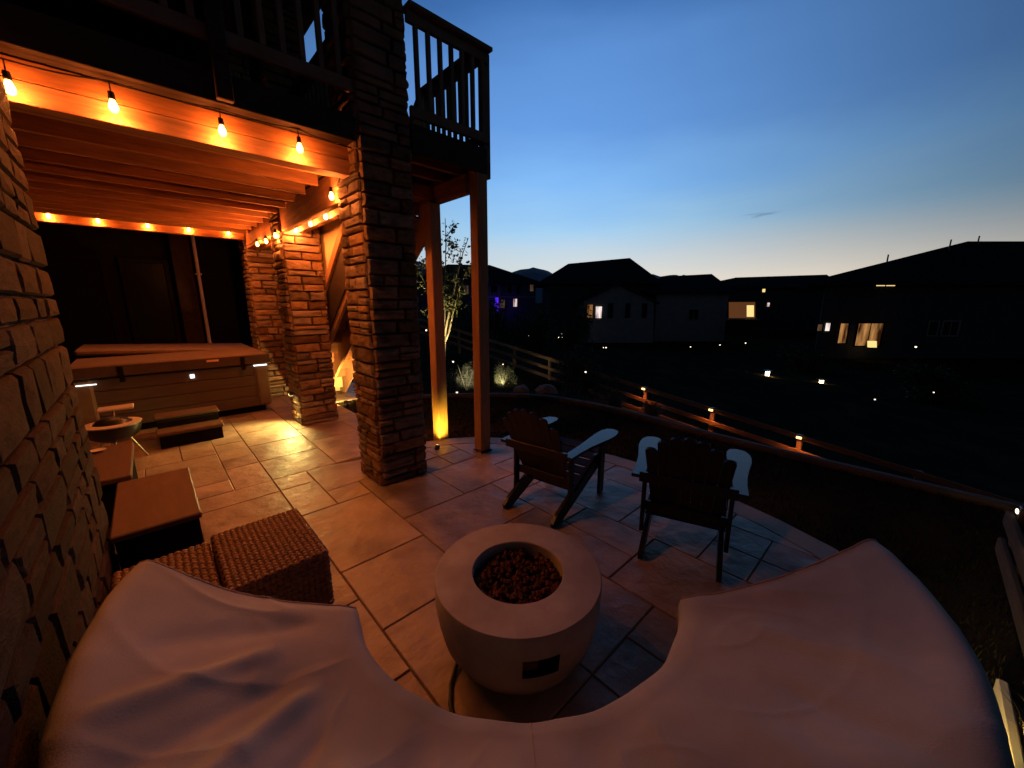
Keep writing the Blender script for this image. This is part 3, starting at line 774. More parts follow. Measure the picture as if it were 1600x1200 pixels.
# ------------------------------------------------------------------ fire pit
PC = Vector((1.155, 1.185, 0))
def fire_pit():
    t = thing('fire_pit', 'round pale concrete fire pit filled with lava rock', 'fire pit', tuple(PC))
    prof = [(.19, .0), (.27, .012), (.328, .06), (.370, .14), (.388, .22), (.40, .31), (.404, .412), (.399, .42),
            (.224, .42), (.220, .415), (.220, .33)]
    n = 96; vs = []; fs = []
    for (r, z) in prof:
        for k in range(n):
            a = 2 * math.pi * k / n; vs.append(PC + Vector((r * math.cos(a), r * math.sin(a), z)))
    # rectangular vent opening in the side facing the sofa
    ca = math.atan2(-.9, -.50) % (2 * math.pi); k0 = int(round(ca / (2 * math.pi) * n)) - 3; kw = 6
    for i in range(len(prof) - 1):
        for k in range(n):
            if i == 4 and (k - k0) % n < kw: continue
            fs.append([i * n + k, i * n + (k + 1) % n, (i + 1) * n + (k + 1) % n, (i + 1) * n + k])
    b = MB(); b.add(vs, fs); body = b.build('bowl', 'concrete', t, True)
    # liner of the vent: recessed box, with a valve cap half way across
    a0, a1 = 2 * math.pi * k0 / n, 2 * math.pi * (k0 + kw) / n
    def pt(r, a, z): return PC + Vector((r * math.cos(a), r * math.sin(a), z))
    zb, zt = .22, .31; q = MB()
    for ks in range(kw):
        b0 = 2 * math.pi * (k0 + ks) / n; b1 = 2 * math.pi * (k0 + ks + 1) / n
        q.add([pt(.392, b0, zb), pt(.392, b1, zb), pt(.33, b1, zb), pt(.33, b0, zb), pt(.40, b0, zt), pt(.40, b1, zt), pt(.33, b1, zt), pt(.33, b0, zt)],
              [[0, 1, 2, 3], [7, 6, 5, 4], [3, 2, 6, 7]])
    q.add([pt(.392, a0, zb), pt(.33, a0, zb), pt(.33, a0, zt), pt(.40, a0, zt)], [[0, 1, 2, 3]])
    q.add([pt(.392, a1, zb), pt(.33, a1, zb), pt(.33, a1, zt), pt(.40, a1, zt)], [[0, 1, 2, 3]])
    q.build('vent_recess', 'dark', body)
    q = MB(); am = (a0 + a1) / 2
    for (aa, ab) in ((a0 + .008, am - .01),):
        q.add([pt(.36, aa, zb + .002), pt(.36, ab, zb + .002), pt(.365, ab, zt - .002), pt(.365, aa, zt - .002)], [[0, 1, 2, 3]])
    q.build('vent_plate', 'tubside', body)
    b = MB(); b.lathe([(.001, .345), (.219, .345)], PC, 48); b.build('pan', 'dark', t)
    rn = random.Random(3); vs = []; fs = []
    for k in range(330):
        r = .212 * math.sqrt(rn.random()); a = rn.random() * 6.283; sz = rn.uniform(.010, .021)
        c = PC + Vector((r * math.cos(a), r * math.sin(a), .352 + rn.uniform(0, .022)))
        n0 = len(vs)
        for v in ((1, 0, 0), (-1, 0, 0), (0, 1, 0), (0, -1, 0), (0, 0, 1), (0, 0, -1), (.7, .7, .3), (-.7, .6, .4), (.6, -.7, .5), (-.6, -.7, .4)):
            vs.append(c + Vector(v) * sz * rn.uniform(.7, 1.25))
        for f in ((0, 6, 4), (6, 2, 4), (2, 7, 4), (7, 1, 4), (1, 9, 4), (9, 3, 4), (3, 8, 4), (8, 0, 4), (0, 5, 6), (6, 5, 2), (2, 5, 7), (7, 5, 1), (1, 5, 9), (9, 5, 3), (3, 5, 8), (8, 5, 0)):
            fs.append([n0 + i for i in f])
    b = MB(); b.add(vs, fs); o = b.build('lava_rocks', 'lava', t); o['kind'] = 'stuff'
    h = thing('gas_hose', 'black hose curving over the slabs to the fire pit', 'hose', (.8, 1.15, 0))
    pts = [(.875, 1.29, .03), (.83, 1.27, .014), (.77, 1.22, .012), (.72, 1.15, .012), (.68, 1.06, .012), (.66, .96, .012), (.67, .84, .012)]
    b = MB(); b.tube(pts, .010, 8); b.build('hose', 'cord', h, True)
fire_pit()

# ------------------------------------------------------------------ draped sofa
def covered_sofa():
    t = thing('covered_sofa', 'curved sofa under a taupe cloth cover wrapping round the fire pit', 'sofa', (.7, .6, 0))
    A0, A1 = R(160.0), R(297.5)
    prof = [(.80, .0), (.785, .10), (.765, .22), (.745, .34), (.73, .425), (.735, .462), (.755, .485), (.80, .505)]
    for k in range(1, 60):
        u = k / 60; r = .80 + u * .595; z = .505 + .295 * (u ** 1.1) - .022 * math.sin(u * math.pi)
        prof.append((r, z))
    prof += [(1.407, .802), (1.43, .798), (1.445, .782), (1.452, .74), (1.458, .60), (1.463, .45), (1.468, .30), (1.474, .15), (1.48, .0)]
    NA = 460; NP = len(prof)
    rn = random.Random(9)
    # folds: (angle centre, angle drift with radius, width, height, r0, r1)
    folds = [(R(176), R(20), .035, .026, .95, 1.40), (R(183), R(20), .04, -.022, .92, 1.40), (R(190), R(26), .038, .032, .90, 1.42), (R(197), R(24), .035, -.018, .95, 1.42), (R(204), R(18), .05, .022, .95, 1.44),
             (R(212), R(15), .04, -.012, .9, 1.4), (R(169), R(10), .04, -.015, .85, 1.3), (R(262), R(-16), .05, .010, .95, 1.35), (R(272), R(-20), .035, -.010, 1.0, 1.38), (R(283), R(-18), .04, .009, .9, 1.3), (R(250), R(-10), .06, .008, .8, 1.3),
             (R(224), R(6), .07, .008, .8, 1.4), (R(238), R(-4), .08, -.008, .8, 1.4)]
    vs = []
    for i in range(NA + 1):
        u = i / NA; a = A0 + (A1 - A0) * u
        for j, (r, z) in enumerate(prof):
            w = sstep((r - .78) / .12)
            aa = a
            # ends run a little further out at the back than at the front
            e0 = -R(5) * ((r - .75) / .65) * max(0, 1 - u * 9); e1 = R(6.5) * ((r - .75) / .65) * max(0, 1 - (1 - u) * 9)
            aa = a + e0 + e1
            dz = 0.0
            for (fa, dr, fw, fh, r0, r1) in folds:
                q = (a - (fa + dr * (r - 1.1))) / fw
                if abs(q) < 3:
                    env = sstep((r - r0) / .12) * sstep((r1 - r) / .10 + .4)
                    dz += fh * math.exp(-q * q) * env
            nv = Vector((math.cos(a) * r * 1.0, math.sin(a) * r, 0))
            dz += (.012 * noise.noise(nv * 3.1) + .004 * noise.noise(nv * 8.0)) * w
            # creases: thin ridges pulled across the cloth
            wq = Vector((a * 5.0 + r * 2.2 + .5 * noise.noise(nv * 2.0), r * 1.6, 1.0))
            left = sstep((R(232) - a) / R(50)); ridge = (1 - min(1, abs(noise.noise(wq)) * 5.0)) ** 2
            dz += ridge * (.006 * left + .0022) * w
            wq2 = Vector((a * 2.0 - r * 4.0, a * 3.0 + 4, 7.0)); dz += (1 - min(1, abs(noise.noise(wq2)) * 7.0)) ** 2 * .0032 * w
            # soft sag between the frame legs, drop at both ends
            end = min(u, 1 - u) * 220
            dz -= .012 * math.exp(-(end / 3.0) ** 2)
            dr = .010 * noise.noise(Vector((a * 5, z * 4, 3.0))) + (.012 * math.sin(a * 23) * max(0, .45 - z) if z < .45 else 0)
            if z < .02: dz = 0
            rr = r + dr
            vs.append(PC + Vector((rr * math.cos(aa), rr * math.sin(aa), max(.004, z + (dz if r > .74 and z > .4 else 0)))))
    fs = [[i * NP + j, (i + 1) * NP + j, (i + 1) * NP + j + 1, i * NP + j + 1] for i in range(NA) for j in range(NP - 1)]
    # hanging end flaps
    for side, i in ((0, 0), (1, NA)):
        n0 = len(vs); ring = [vs[i * NP + j].copy() for j in range(NP)]
        a = A0 if side == 0 else A1
        outd = Vector((math.sin(a), -math.cos(a), 0)) * (1 if side == 0 else -1)
        prev = [i * NP + j for j in range(NP)]
        K = 8
        for k in range(1, K + 1):
            u = k / K; cur = []
            for j in range(NP):
                p = ring[j]; wob = .008 * math.sin(j * .9 + k)
                off = .014 * math.sin(min(1, u * 3) * math.pi / 2) + wob * u
                cur.append(len(vs)); vs.append(Vector((p.x, p.y, p.z * (1 - u) + .004 * u)) + outd * off)
            for j in range(NP - 1): fs.append([prev[j], prev[j + 1], cur[j + 1], cur[j]])
            prev = cur
    b = MB(); b.add(vs, fs); c = b.build('cover', 'cover', t, True, sharp=120)
    # hems along both ends
    for i in (0, NA):
        s = MB(); s.tube([vs[i * NP + j] + Vector((0, 0, -.001)) for j in range(5, NP - 4)], .0045, 6); s.build('hem', 'seam', c)
    # stitched seams running from front to back
    for sa in (R(229),):
        i = int((sa - A0) / (A1 - A0) * NA)
        pts = [vs[i * NP + j] + Vector((0, 0, .0005)) for j in range(5, NP - 5)]
        s = MB(); s.tube(pts, .0016, 5); s.build('seam', 'seam', c)
covered_sofa()

# ------------------------------------------------------------------ adirondack chairs
def adirondack(label, loc, rz):
    t = thing('adirondack_chair', label, 'chair', loc, rz, 'dark garden armchairs')
    def B(mb, name, par=t): return mb.build(name, 'chair', par, local=True)
    for s in (-1, 1):
        y = s * .235
        # slanted side rail: thick plank, rounded heel on the ground
        poly = [(-.02, y - .014, .0), (.09, y - .014, .0), (.80, y - .014, .27), (.83, y - .014, .33), (.80, y - .014, .385), (.66, y - .014, .375), (.02, y - .014, .085), (-.035, y - .014, .04)]
        m = MB(); m.prism(poly, (0, .028, 0)); B(m, 'side_rail')
        m = MB(); m.box((.70, s * .27 - .013, 0), (.79, s * .27 + .013, .545)); B(m, 'front_leg')
        m = MB(); m.box((.16, s * .268 - .012, .10), (.22, s * .268 + .012, .545)); B(m, 'rear_support')
        # paddle arm: narrow at the back, broad and round at the front
        oy = s * .305; pl = []
        for (x, w0, w1) in ((.06, -.045, .035), (.20, -.045, .035), (.36, -.05, .045), (.50, -.06, .065), (.62, -.07, .085), (.72, -.072, .09), (.80, -.068, .082), (.86, -.045, .055), (.88, -.01, .01)):
            pl.append((x, w0, w1))
        up = [(x, oy + s * w1, .548) for (x, w0, w1) in pl] + [(x, oy + s * w0, .548) for (x, w0, w1) in pl[::-1]]
        m = MB(); m.prism(up, (0, 0, .024)); B(m, 'arm')
        m = MB(); m.prism([(.69, s * .284, .43), (.69, s * .284, .547), (.69, s * .35, .547)], (.03, 0, 0)); B(m, 'arm_bracket')
    for k in range(6):   # seat slats follow the rails
        x = .77 - k * .088; z = .385 - k * .040
        mt = Matrix.Translation((x, 0, z)) @ Matrix.Rotation(-R(22), 4, 'Y')
        m = MB(); m.box((-.04, -.262, 0), (.04, .262, .02), .004, mt); B(m, 'seat_slat')
    # back: fan of seven boards with rounded heads
    d = Vector((-.40, 0, .80)).normalized(); o = Vector((.285, 0, .19)); nrm = Vector((d.z, 0, -d.x))
    hts = (.68, .755, .80, .815, .80, .755, .68)
    for k in range(7):
        j = k - 3; L = hts[k]; f = j * .030
        def P(u, v, w): return o + d * u + Vector((0, 1, 0)) * v + nrm * w
        y0, y1 = j * .060, j * .060 + j * .013
        hw0, hw1 = .029, .0345
        pts = [(0, y0 - hw0), (0, y0 + hw0), (L - .022, y1 + hw1)]
        for q in range(1, 6):
            a = math.pi * q / 6; pts.append((L - .022 + .022 * math.sin(a), y1 + hw1 * math.cos(a)))
        pts.append((L - .022, y1 - hw1))
        m = MB(); m.prism([P(u, v, -.010) for (u, v) in pts], nrm * .020); B(m, 'back_slat')
    for (u, w) in ((.12, .25), (.42, .29)):
        c = o + d * u - nrm * .024
        m = MB(); m.bar(c + Vector((0, -w if u > .3 else -.255, 0)), c + Vector((0, w if u > .3 else .255, 0)), .026, .07); B(m, 'back_brace')
    m = MB(); m.box((.655, -.262, .285), (.699, .262, .36)) if False else m.box((.815, -.22, .28), (.835, .22, .36)); B(m, 'front_apron')
    return t
adirondack('dark slatted armchair standing nearer the timber posts, turned away', (2.03, 1.955, .003), R(9))
adirondack('dark slatted armchair standing right of the fire pit, seen from behind', (2.295, .86, .003), R(19))

# ------------------------------------------------------------------ garden lamps
def lamp_at(name, label, loc, power, col, aim, size=110, blend=.8, group=None, mat='lens', h=.10, r=.03, rad=.03):
    t = thing(name, label, 'lamp', loc, group=group)
    p = Vector(loc); ax = (Vector(aim) - (p + Vector((0, 0, h)))).normalized()
    m = MB(); m.tube([p + Vector((0, 0, -.08)), p + Vector((0, 0, h * .6))], .008, 6); m.build('stake', 'blackmetal', t)
    c = p + Vector((0, 0, h))
    m = MB(); m.tube([c - ax * .06, c - ax * .02, c + ax * .02], [r * .6, r, r * 1.1], 12, True); hd = m.build('housing', 'blackmetal', t, True)
    m = MB(); m.tube([c + ax * .021, c + ax * .024], r * .95, 12); m.build('lens', mat, hd)
    add_light('lamp_light', 'SPOT', c + ax * .03, power, col, t, rad, size, blend, aim)
    return t
YEL = (1.0, .66, .20)
lamp_at('spot_light', 'ground spotlight washing the foot of the timber post', (2.31, 3.75, 0), 60.0, (1, .66, .06), (2.52, 3.99, .22), 75, .9, h=.008)
# low lamp fixed to the middle pillar
def pillar_lamp():
    t = thing('wall_lamp', 'small downlight fixed low on the middle stone pillar', 'lamp', (1.36, 6.08, .40))
    MB().box((1.335, 6.03, .40), (1.40, 6.13, .45), .006).build('hood', 'blackmetal', t)
    MB().box((1.342, 6.04, .388), (1.388, 6.12, .399), .002).build('lens', 'winyel', t)
    add_light('lamp_light', 'SPOT', (1.325, 6.08, .37), 80, (1, .76, .22), t, .07, 168, .9, (.75, 5.7, .05))
pillar_lamp()
lamp_at('spot_light', 'ground spotlight under the staircase behind the pillars', (2.22, 6.35, 0), 170, (1, .60, .17), (2.3, 7.45, .6), 130, .9, h=.08)
lamp_at('spot_light', 'ground spotlight shining up the young tree', (3.86, 6.02, -.03), 330, (1, .80, .36), (4.12, 6.32, 1.3), 60, .8, h=.06)

# ------------------------------------------------------------------ edging, fences
def curb():
    pts = [Vector(p) for p in ((2.6, 6.72), (3.42, 6.21), (4.0, 5.82), (4.55, 5.35), (4.95, 4.92), (5.2, 4.4), (5.33, 3.75), (5.33, 3.1), (5.27, 2.4), (5.18, 1.7), (5.14, .9), (5.14, .2), (5.12, -.5), (5.1, -1.6), (5.1, -3.5))]
    m = MB(); n = len(pts); ring = []
    for i, p in enumerate(pts):
        d = (pts[min(i + 1, n - 1)] - pts[max(i - 1, 0)]).normalized(); s = Vector((d.y, -d.x))
        ring.append([(p.x + s.x * o, p.y + s.y * o, z) for (o, z) in ((-.06, -.1), (-.06, .015), (-.035, .035), (.035, .035), (.06, .015), (.06, -.25))])
    vs = [v for r in ring for v in r]; k = 6
    fs = [[i * k + j, (i + 1) * k + j, (i + 1) * k + j + 1, i * k + j + 1] for i in range(n - 1) for j in range(k - 1)]
    m.add(vs, fs); o = m.build('lawn_edging', 'curb', None); tag(o, 'pale concrete edging strip curving round the lawn', 'edging')
curb()
def post_cap(t, p, k, power=1.2):
    m = MB(); m.box((p.x - .05, p.y - .05, p.z), (p.x + .05, p.y + .05, p.z + .02)); m.build('cap', 'blackmetal', t)
    m = MB(); m.box((p.x - .03, p.y - .03, p.z + .021), (p.x + .03, p.y + .03, p.z + .055)); m.build('lamp', k, t)
    add_light('cap_light', 'POINT', (p.x - .0, p.y, p.z + .09), power, (1, .45, .14), t, .03)
def far_fence():
    t = thing('rail_fence', 'split rail fence with glowing post lamps below the lawn', 'fence', (10.45, 3.4, ground_z(10.45, 3.4)))
    ys = [3.43 + 1.9 * k for k in range(-6, 11)]; prev = None
    for y in ys:
        x = 10.45 + .01 * (y - 3.4); zt = -.98 + .128 * (y - 3.43); zt = min(zt, .9); zg = ground_z(x, y) - .1
        MB().box((x - .055, y - .055, zg), (x + .055, y + .055, zt), .012).build('post', 'fence', t)
        if prev:
            for dz in (-.05, -.40, -.72):
                m = MB(); a = Vector((x, y + .02, zt + dz)); b = Vector((prev[0], prev[1] - .02, prev[2] + dz))
                m.bar(a + Vector((-.075, 0, 0)), b + Vector((-.075, 0, 0)), .035, .12, .008); m.build('rail', 'fence', t)
        if 1.0 < y < 5.8:
            p = Vector((x - .14, y, zt - .03))
            m = MB(); m.box((p.x - .035, p.y - .045, p.z - .035), (p.x + .045, p.y + .045, p.z + .05), .005); m.build('lamp_housing', 'blackmetal', t)
            m = MB(); m.box((p.x - .047, p.y - .05, p.z - .03), (p.x - .036, p.y + .05, p.z + .02), .003); m.build('lamp', 'lenswarm', t)
            add_light('post_light', 'SPOT', (p.x - .06, p.y, p.z + .0), 26.0, (1, .27, .06), t, .03, 176, 1.0, (p.x - .25, p.y, p.z - .6))
        prev = (x, y, zt)
far_fence()
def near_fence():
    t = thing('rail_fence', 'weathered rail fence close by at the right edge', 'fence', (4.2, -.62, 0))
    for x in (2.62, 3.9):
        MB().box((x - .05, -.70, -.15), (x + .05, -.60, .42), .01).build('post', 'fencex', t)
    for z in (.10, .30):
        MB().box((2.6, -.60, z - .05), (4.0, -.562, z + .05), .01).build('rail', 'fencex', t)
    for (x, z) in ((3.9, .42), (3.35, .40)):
        m = MB(); m.box((x - .03, -.67, z - .05), (x + .03, -.60, z)); m.build('lamp_housing', 'blackmetal', t)
        m = MB(); m.box((x - .02, -.598, z - .045), (x + .02, -.588, z - .02)); m.build('lamp', 'lenswhite', t)
    add_light('fence_light', 'SPOT', (3.3, -.50, .50), .25, (1, .62, .22), t, .03, 160, 1, (3.2, -.62, .0))
    e = thing('bed_edging', 'bright lit timber edging strip in the lower right corner', 'edging', (2.2, -.48, 0))
    MB().box((1.55, -.50, -.05), (2.56, -.465, .05), .006).build('board', 'panel', e)
    lamp_at('spot_light', 'low lamp lighting the timber edging at the lower right', (1.75, -.26, .0), 26.0, (1, .74, .22), (2.42, -.47, .0), 46, .8, h=.10, r=.02)
near_fence()

# ------------------------------------------------------------------ plants
def leaf_cloud(pts, size, rn, aspect=.55):
    vs, fs = [], []
    for p in pts:
        a = Vector((rn.gauss(0, 1), rn.gauss(0, 1), rn.gauss(0, .7))).normalized(); b = a.cross(Vector((rn.gauss(0, 1), rn.gauss(0, 1), rn.gauss(0, 1)))).normalized()
        s = size * rn.uniform(.6, 1.3); n0 = len(vs); p = Vector(p); c = a.cross(b) * s * .12
        vs += [p, p + a * s * .5 + b * s * aspect * .5 + c, p + a * s, p + a * s * .5 - b * s * aspect * .5 + c]
        fs += [[n0, n0 + 1, n0 + 2], [n0, n0 + 2, n0 + 3]]
    return vs, fs
def young_tree():
    base = Vector((4.12, 6.32, -.05)); t = thing('young_tree', 'young tree with pale uplit trunk behind the timber posts', 'tree', tuple(base))
    rn = random.Random(12); m = MB()
    m.tube([base, base + Vector((.0, .0, .5)), base + Vector((.02, -.01, .95)), base + Vector((.03, -.02, 1.25))], [.040, .034, .03, .027], 10)
    top = base + Vector((.03, -.02, 1.22)); tw = []
    for k in range(9):
        a = k * 2.4 + .4; ln = rn.uniform(1.1, 1.9) if k > 1 else 2.15; sp = rn.uniform(.24, .62) if k > 1 else .12
        pts = [top + Vector((0, 0, -rn.uniform(0, .30)))]; dirv = Vector((math.cos(a) * sp, math.sin(a) * sp, 1)).normalized()
        for s in range(1, 8):
            dirv = (dirv + Vector((rn.gauss(0, .08), rn.gauss(0, .08), .10))).normalized(); pts.append(pts[-1] + dirv * ln / 7)
        m.tube(pts, [.017 * (1 - s / 8.5) + .003 for s in range(8)], 6); tw.append(pts)
        for q in range(7):
            i = rn.randrange(2, 7); d2 = Vector((rn.gauss(0, .6), rn.gauss(0, .6), rn.uniform(.3, 1))).normalized()
            p2 = [pts[i] + d2 * (s * rn.uniform(.08, .12)) for s in range(4)]
            m.tube(p2, [.006, .005, .004, .002], 5); tw.append(p2)
    m.build('trunk', 'bark', t, True)
    lp = []
    for pts in tw:
        n = 38 if len(pts) > 5 else 20
        for q in range(n):
            i = rn.uniform(len(pts) * .3, len(pts) - 1.001); a = pts[int(i)].lerp(pts[int(i) + 1], i % 1)
            lp.append(a + Vector((rn.gauss(0, .05), rn.gauss(0, .05), rn.gauss(0, .05))))
    b = MB(); b.add(*leaf_cloud(lp, .075, rn)); b.build('crown', 'leaf', t)
young_tree()
def shrub(name, label, loc, rx, rz, n, leaf, mat, seed, group=None, upright=0.0):
    rn = random.Random(seed); p0 = Vector(loc); t = thing(name, label, 'shrub', loc, group=group)
    m = MB()
    for k in range(6):
        a = k * 1.05; m.tube([p0 + Vector((0, 0, -.05)), p0 + Vector((math.cos(a) * rx * .3, math.sin(a) * rx * .3, rz * .5)), p0 + Vector((math.cos(a) * rx * .5, math.sin(a) * rx * .5, rz * .9))], [.02 * rx + .006, .012 * rx + .004, .003], 5)
    m.build('stem', 'bark', t)
    ctr = [(Vector((rn.gauss(0, .42), rn.gauss(0, .42), rn.uniform(.15, .85))), rn.uniform(.25, .45)) for _ in range(16)]
    pts = []
    while len(pts) < n:
        c, r = rn.choice(ctr); d = Vector((rn.gauss(0, 1), rn.gauss(0, 1), rn.gauss(0, 1))).normalized() * r * rn.random() ** .33
        q = c + d
        if q.z < 0.02: continue
        pts.append(p0 + Vector((q.x * rx, q.y * rx, q.z * rz)))
    b = MB(); b.add(*leaf_cloud(pts, leaf, rn)); b.build('crown', mat, t)
    return t
def tuft(label, loc, h, n, seed, mat='dry', group=None):
    rn = random.Random(seed); t = thing('grass_clump', label, 'grass clump', loc, group=group); vs, fs = [], []; p0 = Vector(loc)
    for k in range(n):
        a = rn.random() * 6.283; r = rn.random() * h * .3; b = p0 + Vector((math.cos(a) * r, math.sin(a) * r, -.02)); l = h * rn.uniform(.6, 1.1); sp = rn.uniform(.1, .7)
        d = Vector((math.cos(a), math.sin(a), 0)); s = Vector((-d.y, d.x, 0)) * h * .012; n0 = len(vs)
        mid = b + d * sp * l * .4 + Vector((0, 0, l * .6)); tip = b + d * sp * l + Vector((0, 0, l * (1 - sp * .3)))
        vs += [b - s, b + s, mid + s, mid - s, tip]; fs += [[n0, n0 + 1, n0 + 2, n0 + 3], [n0 + 3, n0 + 2, n0 + 4]]
    m = MB(); m.add(vs, fs); m.build('blades', mat, t)
def gp(px, py, D):
    q = at_d(px, py, D); return Vector((q.x, q.y, ground_z(q.x, q.y)))
def plants():
    shrub('round_bush', 'large dark round bush on the slope beyond the lawn edging', gp(902, 600, 8.6), .62, 1.15, 5200, .06, 'shrub', 31)
    shrub('sage_bush', 'grey green bush lit from its foot behind the young tree', gp(728, 560, 11.0), .55, .85, 2600, .05, 'sage', 32)
    shrub('sage_bush', 'pale bush lit beside the dark fence post past the timber post', gp(786, 575, 12.8), .5, .7, 2000, .05, 'sage', 33)
    for k, (px, D, r, h, lb) in enumerate(((770, 26, 1.7, 3.2, 'broad dark tree in front of the blue lit house'), (835, 24, 1.5, 2.4, 'dark bush left of the lit gable house windows'), (890, 27, 1.6, 2.7, 'dark bush just below the left gable house'),
                                           (1250, 24, 1.5, 1.3, 'low dark bush in front of the lit porch house'), (1460, 17, 1.4, 1.3, 'dark bush in front of the right hand house'), (700, 24, 2.0, 3.8, 'dark tree behind the young uplit tree'))):
        p = gp(px, 540, D); shrub('garden_bush', lb, tuple(p), r, h, 4200, .16, 'shrub', 40 + k, 'dark bushes around the far houses')
    tuft('dry ornamental grass clump beside the lawn edging', gp(1018, 650, 6.9), .42, 240, 51)
    tuft('grass clump on the slope near the edging bend', gp(960, 630, 7.6), .42, 200, 52, 'sage')
    tuft('faint grass clump beside the lit timber edging', Vector((2.3, -.58, 0)), .22, 90, 53)
    for k, (px, py, D, s) in enumerate(((855, 610, 10.0, .28), (815, 600, 10.8, .22))):
        p = gp(px, py, D); rn = random.Random(60 + k); vs = []; n = 14
        m = MB(); m.lathe([(.02, -.1), (1, 0), (1.05, .35), (.8, .7), (.4, .9), (.01, .95)], (0, 0, 0), n)
        for v in m.v:
            q = 1 + .25 * noise.noise(v * 1.3 + Vector((k * 7, 0, 0))); v *= q * s
        m.v = [v + p for v in m.v]; t = thing('boulder', ['rounded boulder lit on the slope by the edging bend', 'smaller boulder on the slope near the fence post'][k], 'boulder', tuple(p)); m.build('rock', 'boulder', t)
    # lawn blades
    rn = np.random.default_rng(4); vs = []; fs = []; c = 0
    while c < 26000:
        x = rn.uniform(2.2, 5.3); y = rn.uniform(-1.2, 6.8)
        d2 = .606 * x + .796 * y - 7.1
        if d2 > -.05 or x > 5.08 + .2 * (y > 1): continue
        if y < 4.15:
            inside = True
            for k in range(len(EDGE) - 1):
                a, b = EDGE[k], EDGE[k + 1]
                if (b[0] - a[0]) * (y - a[1]) - (b[1] - a[1]) * (x - a[0]) > -.01: inside = False; break
            if inside: continue
        elif x < 2.75 and y > 4.1: 
            if x < 2.2 or y > 6.9: continue
        a = rn.uniform(0, 6.283); h = rn.uniform(.025, .055); w = .004; l = rn.uniform(0, .03); n0 = len(vs); b = rn.uniform(0, 6.283)
        vs += [(x - w * math.cos(a), y - w * math.sin(a), -.035), (x + w * math.cos(a), y + w * math.sin(a), -.035), (x + l * math.cos(b), y + l * math.sin(b), -.03 + h)]
        fs.append([n0, n0 + 1, n0 + 2]); c += 1
    me = bpy.data.meshes.new('lawn'); me.from_pydata(vs, [], fs); o = link('lawn', me, 'blade'); tag(o, 'short dark lawn between the patio and the concrete edging', 'lawn', kind='stuff')
plants()
lamp_at('spot_light', 'spotlight under the grey green bush behind the tree', gp(722, 585, 10.2), 45, (1, .86, .55), gp(735, 560, 11.0) + Vector((0, 0, .6)), 90, .8, h=.1)
lamp_at('spot_light', 'spotlight glowing at the pale bush by the fence post', gp(778, 580, 12.0), 55, (1, .82, .40), gp(790, 575, 12.8) + Vector((0, 0, .4)), 90, .8, h=.1)

# ------------------------------------------------------------------ houses across the gardens
def far_house(name, label, D, depth, wallmat):
    """returns helpers working in the facade plane D metres in front of the camera heading"""
    fwd = Vector((math.cos(HEAD), math.sin(HEAD), 0))
    t = [None]
    def fp(px, py, d=0.0): return at_d(px, py, D + d)
    return fp, fwd
def quad_window(parent, fp, px0, px1, py0, py1, mat, d=-.06, frame='fartrim', mull=1, rows=1):
    a, b, c, e = fp(px0, py1, d), fp(px1, py1, d), fp(px1, py0, d), fp(px0, py0, d)
    r = (b - a).normalized(); w = (b - a).length; h = (e - a).length; fwd = Vector((math.cos(HEAD), math.sin(HEAD), 0))
    m = MB(); f = max(.05, min(.09, w * .1))
    def rect(u0, u1, v0, v1, th): m.prism([a + r * u0 + Vector((0, 0, v0)), a + r * u1 + Vector((0, 0, v0)), a + r * u1 + Vector((0, 0, v1)), a + r * u0 + Vector((0, 0, v1))], -fwd * th)
    rect(-f, 0, -f, h + f, .05); rect(w, w + f, -f, h + f, .05); rect(0, w, h, h + f, .05); rect(0, w, -f, 0, .06)
    for k in range(1, mull + 1): rect(w * k / (mull + 1) - f * .3, w * k / (mull + 1) + f * .3, 0, h, .03)
    wn = m.build('window', frame, parent)
    for k in range(mull + 1):
        m = MB(); u0 = w * k / (mull + 1) + f * .3; u1 = w * (k + 1) / (mull + 1) - f * .3
        m.prism([a + r * u0, a + r * u1, a + r * u1 + Vector((0, 0, h)), a + r * u0 + Vector((0, 0, h))], fwd * .02); m.build('pane', mat, wn)
    return wn
def volume(parent, fp, px0, px1, pytop, pybot, d0, d1, mat, name='wall', along=None):
    a0, a1 = fp(px0, pybot, d0), fp(px1, pybot, d0); zt = fp((px0 + px1) / 2, pytop, d0).z; zb = min(a0.z, a1.z) - 1.5
    fwd = Vector((math.cos(HEAD), math.sin(HEAD), 0)); m = MB()
    if along: fwd = along
    b0, b1 = a0 + fwd * (d1 - d0), a1 + fwd * (d1 - d0)
    m.add([(p.x, p.y, z) for z in (zb, zt) for p in (a0, a1, b1, b0)], [[0, 1, 5, 4], [1, 2, 6, 5], [2, 3, 7, 6], [3, 0, 4, 7], [4, 5, 6, 7]])
    return m.build(name, mat, parent), zt
def hip_roof(parent, fp, ex0, ex1, epy, rx0, rx1, rpy0, rpy1, d0, d1, th=.22, along=None):
    """eave line px ex0..ex1 at d0, ridge rx0..rx1 half way back"""
    fwd = Vector((math.cos(HEAD), math.sin(HEAD), 0)); dm = (d0 + d1) / 2
    e0, e1 = fp(ex0, epy, d0), fp(ex1, epy, d0); e1.z = e0.z = (e0.z + e1.z) / 2
    if along: fwd = along
    f0, f1 = e0 + fwd * (d1 - d0), e1 + fwd * (d1 - d0); r0, r1 = fp(rx0, rpy0, dm), fp(rx1, rpy1, dm)
    dn = Vector((0, 0, -th)); m = MB()
    vs = [e0, e1, f1, f0, r0, r1] + [p + dn for p in (e0, e1, f1, f0)]
    m.add(vs, [[0, 1, 5, 4], [1, 2, 5], [2, 3, 4, 5], [3, 0, 4], [0, 6, 7, 1], [1, 7, 8, 2], [2, 8, 9, 3], [3, 9, 6, 0], [6, 9, 8, 7]])
    return m.build('roof', 'roof', parent)
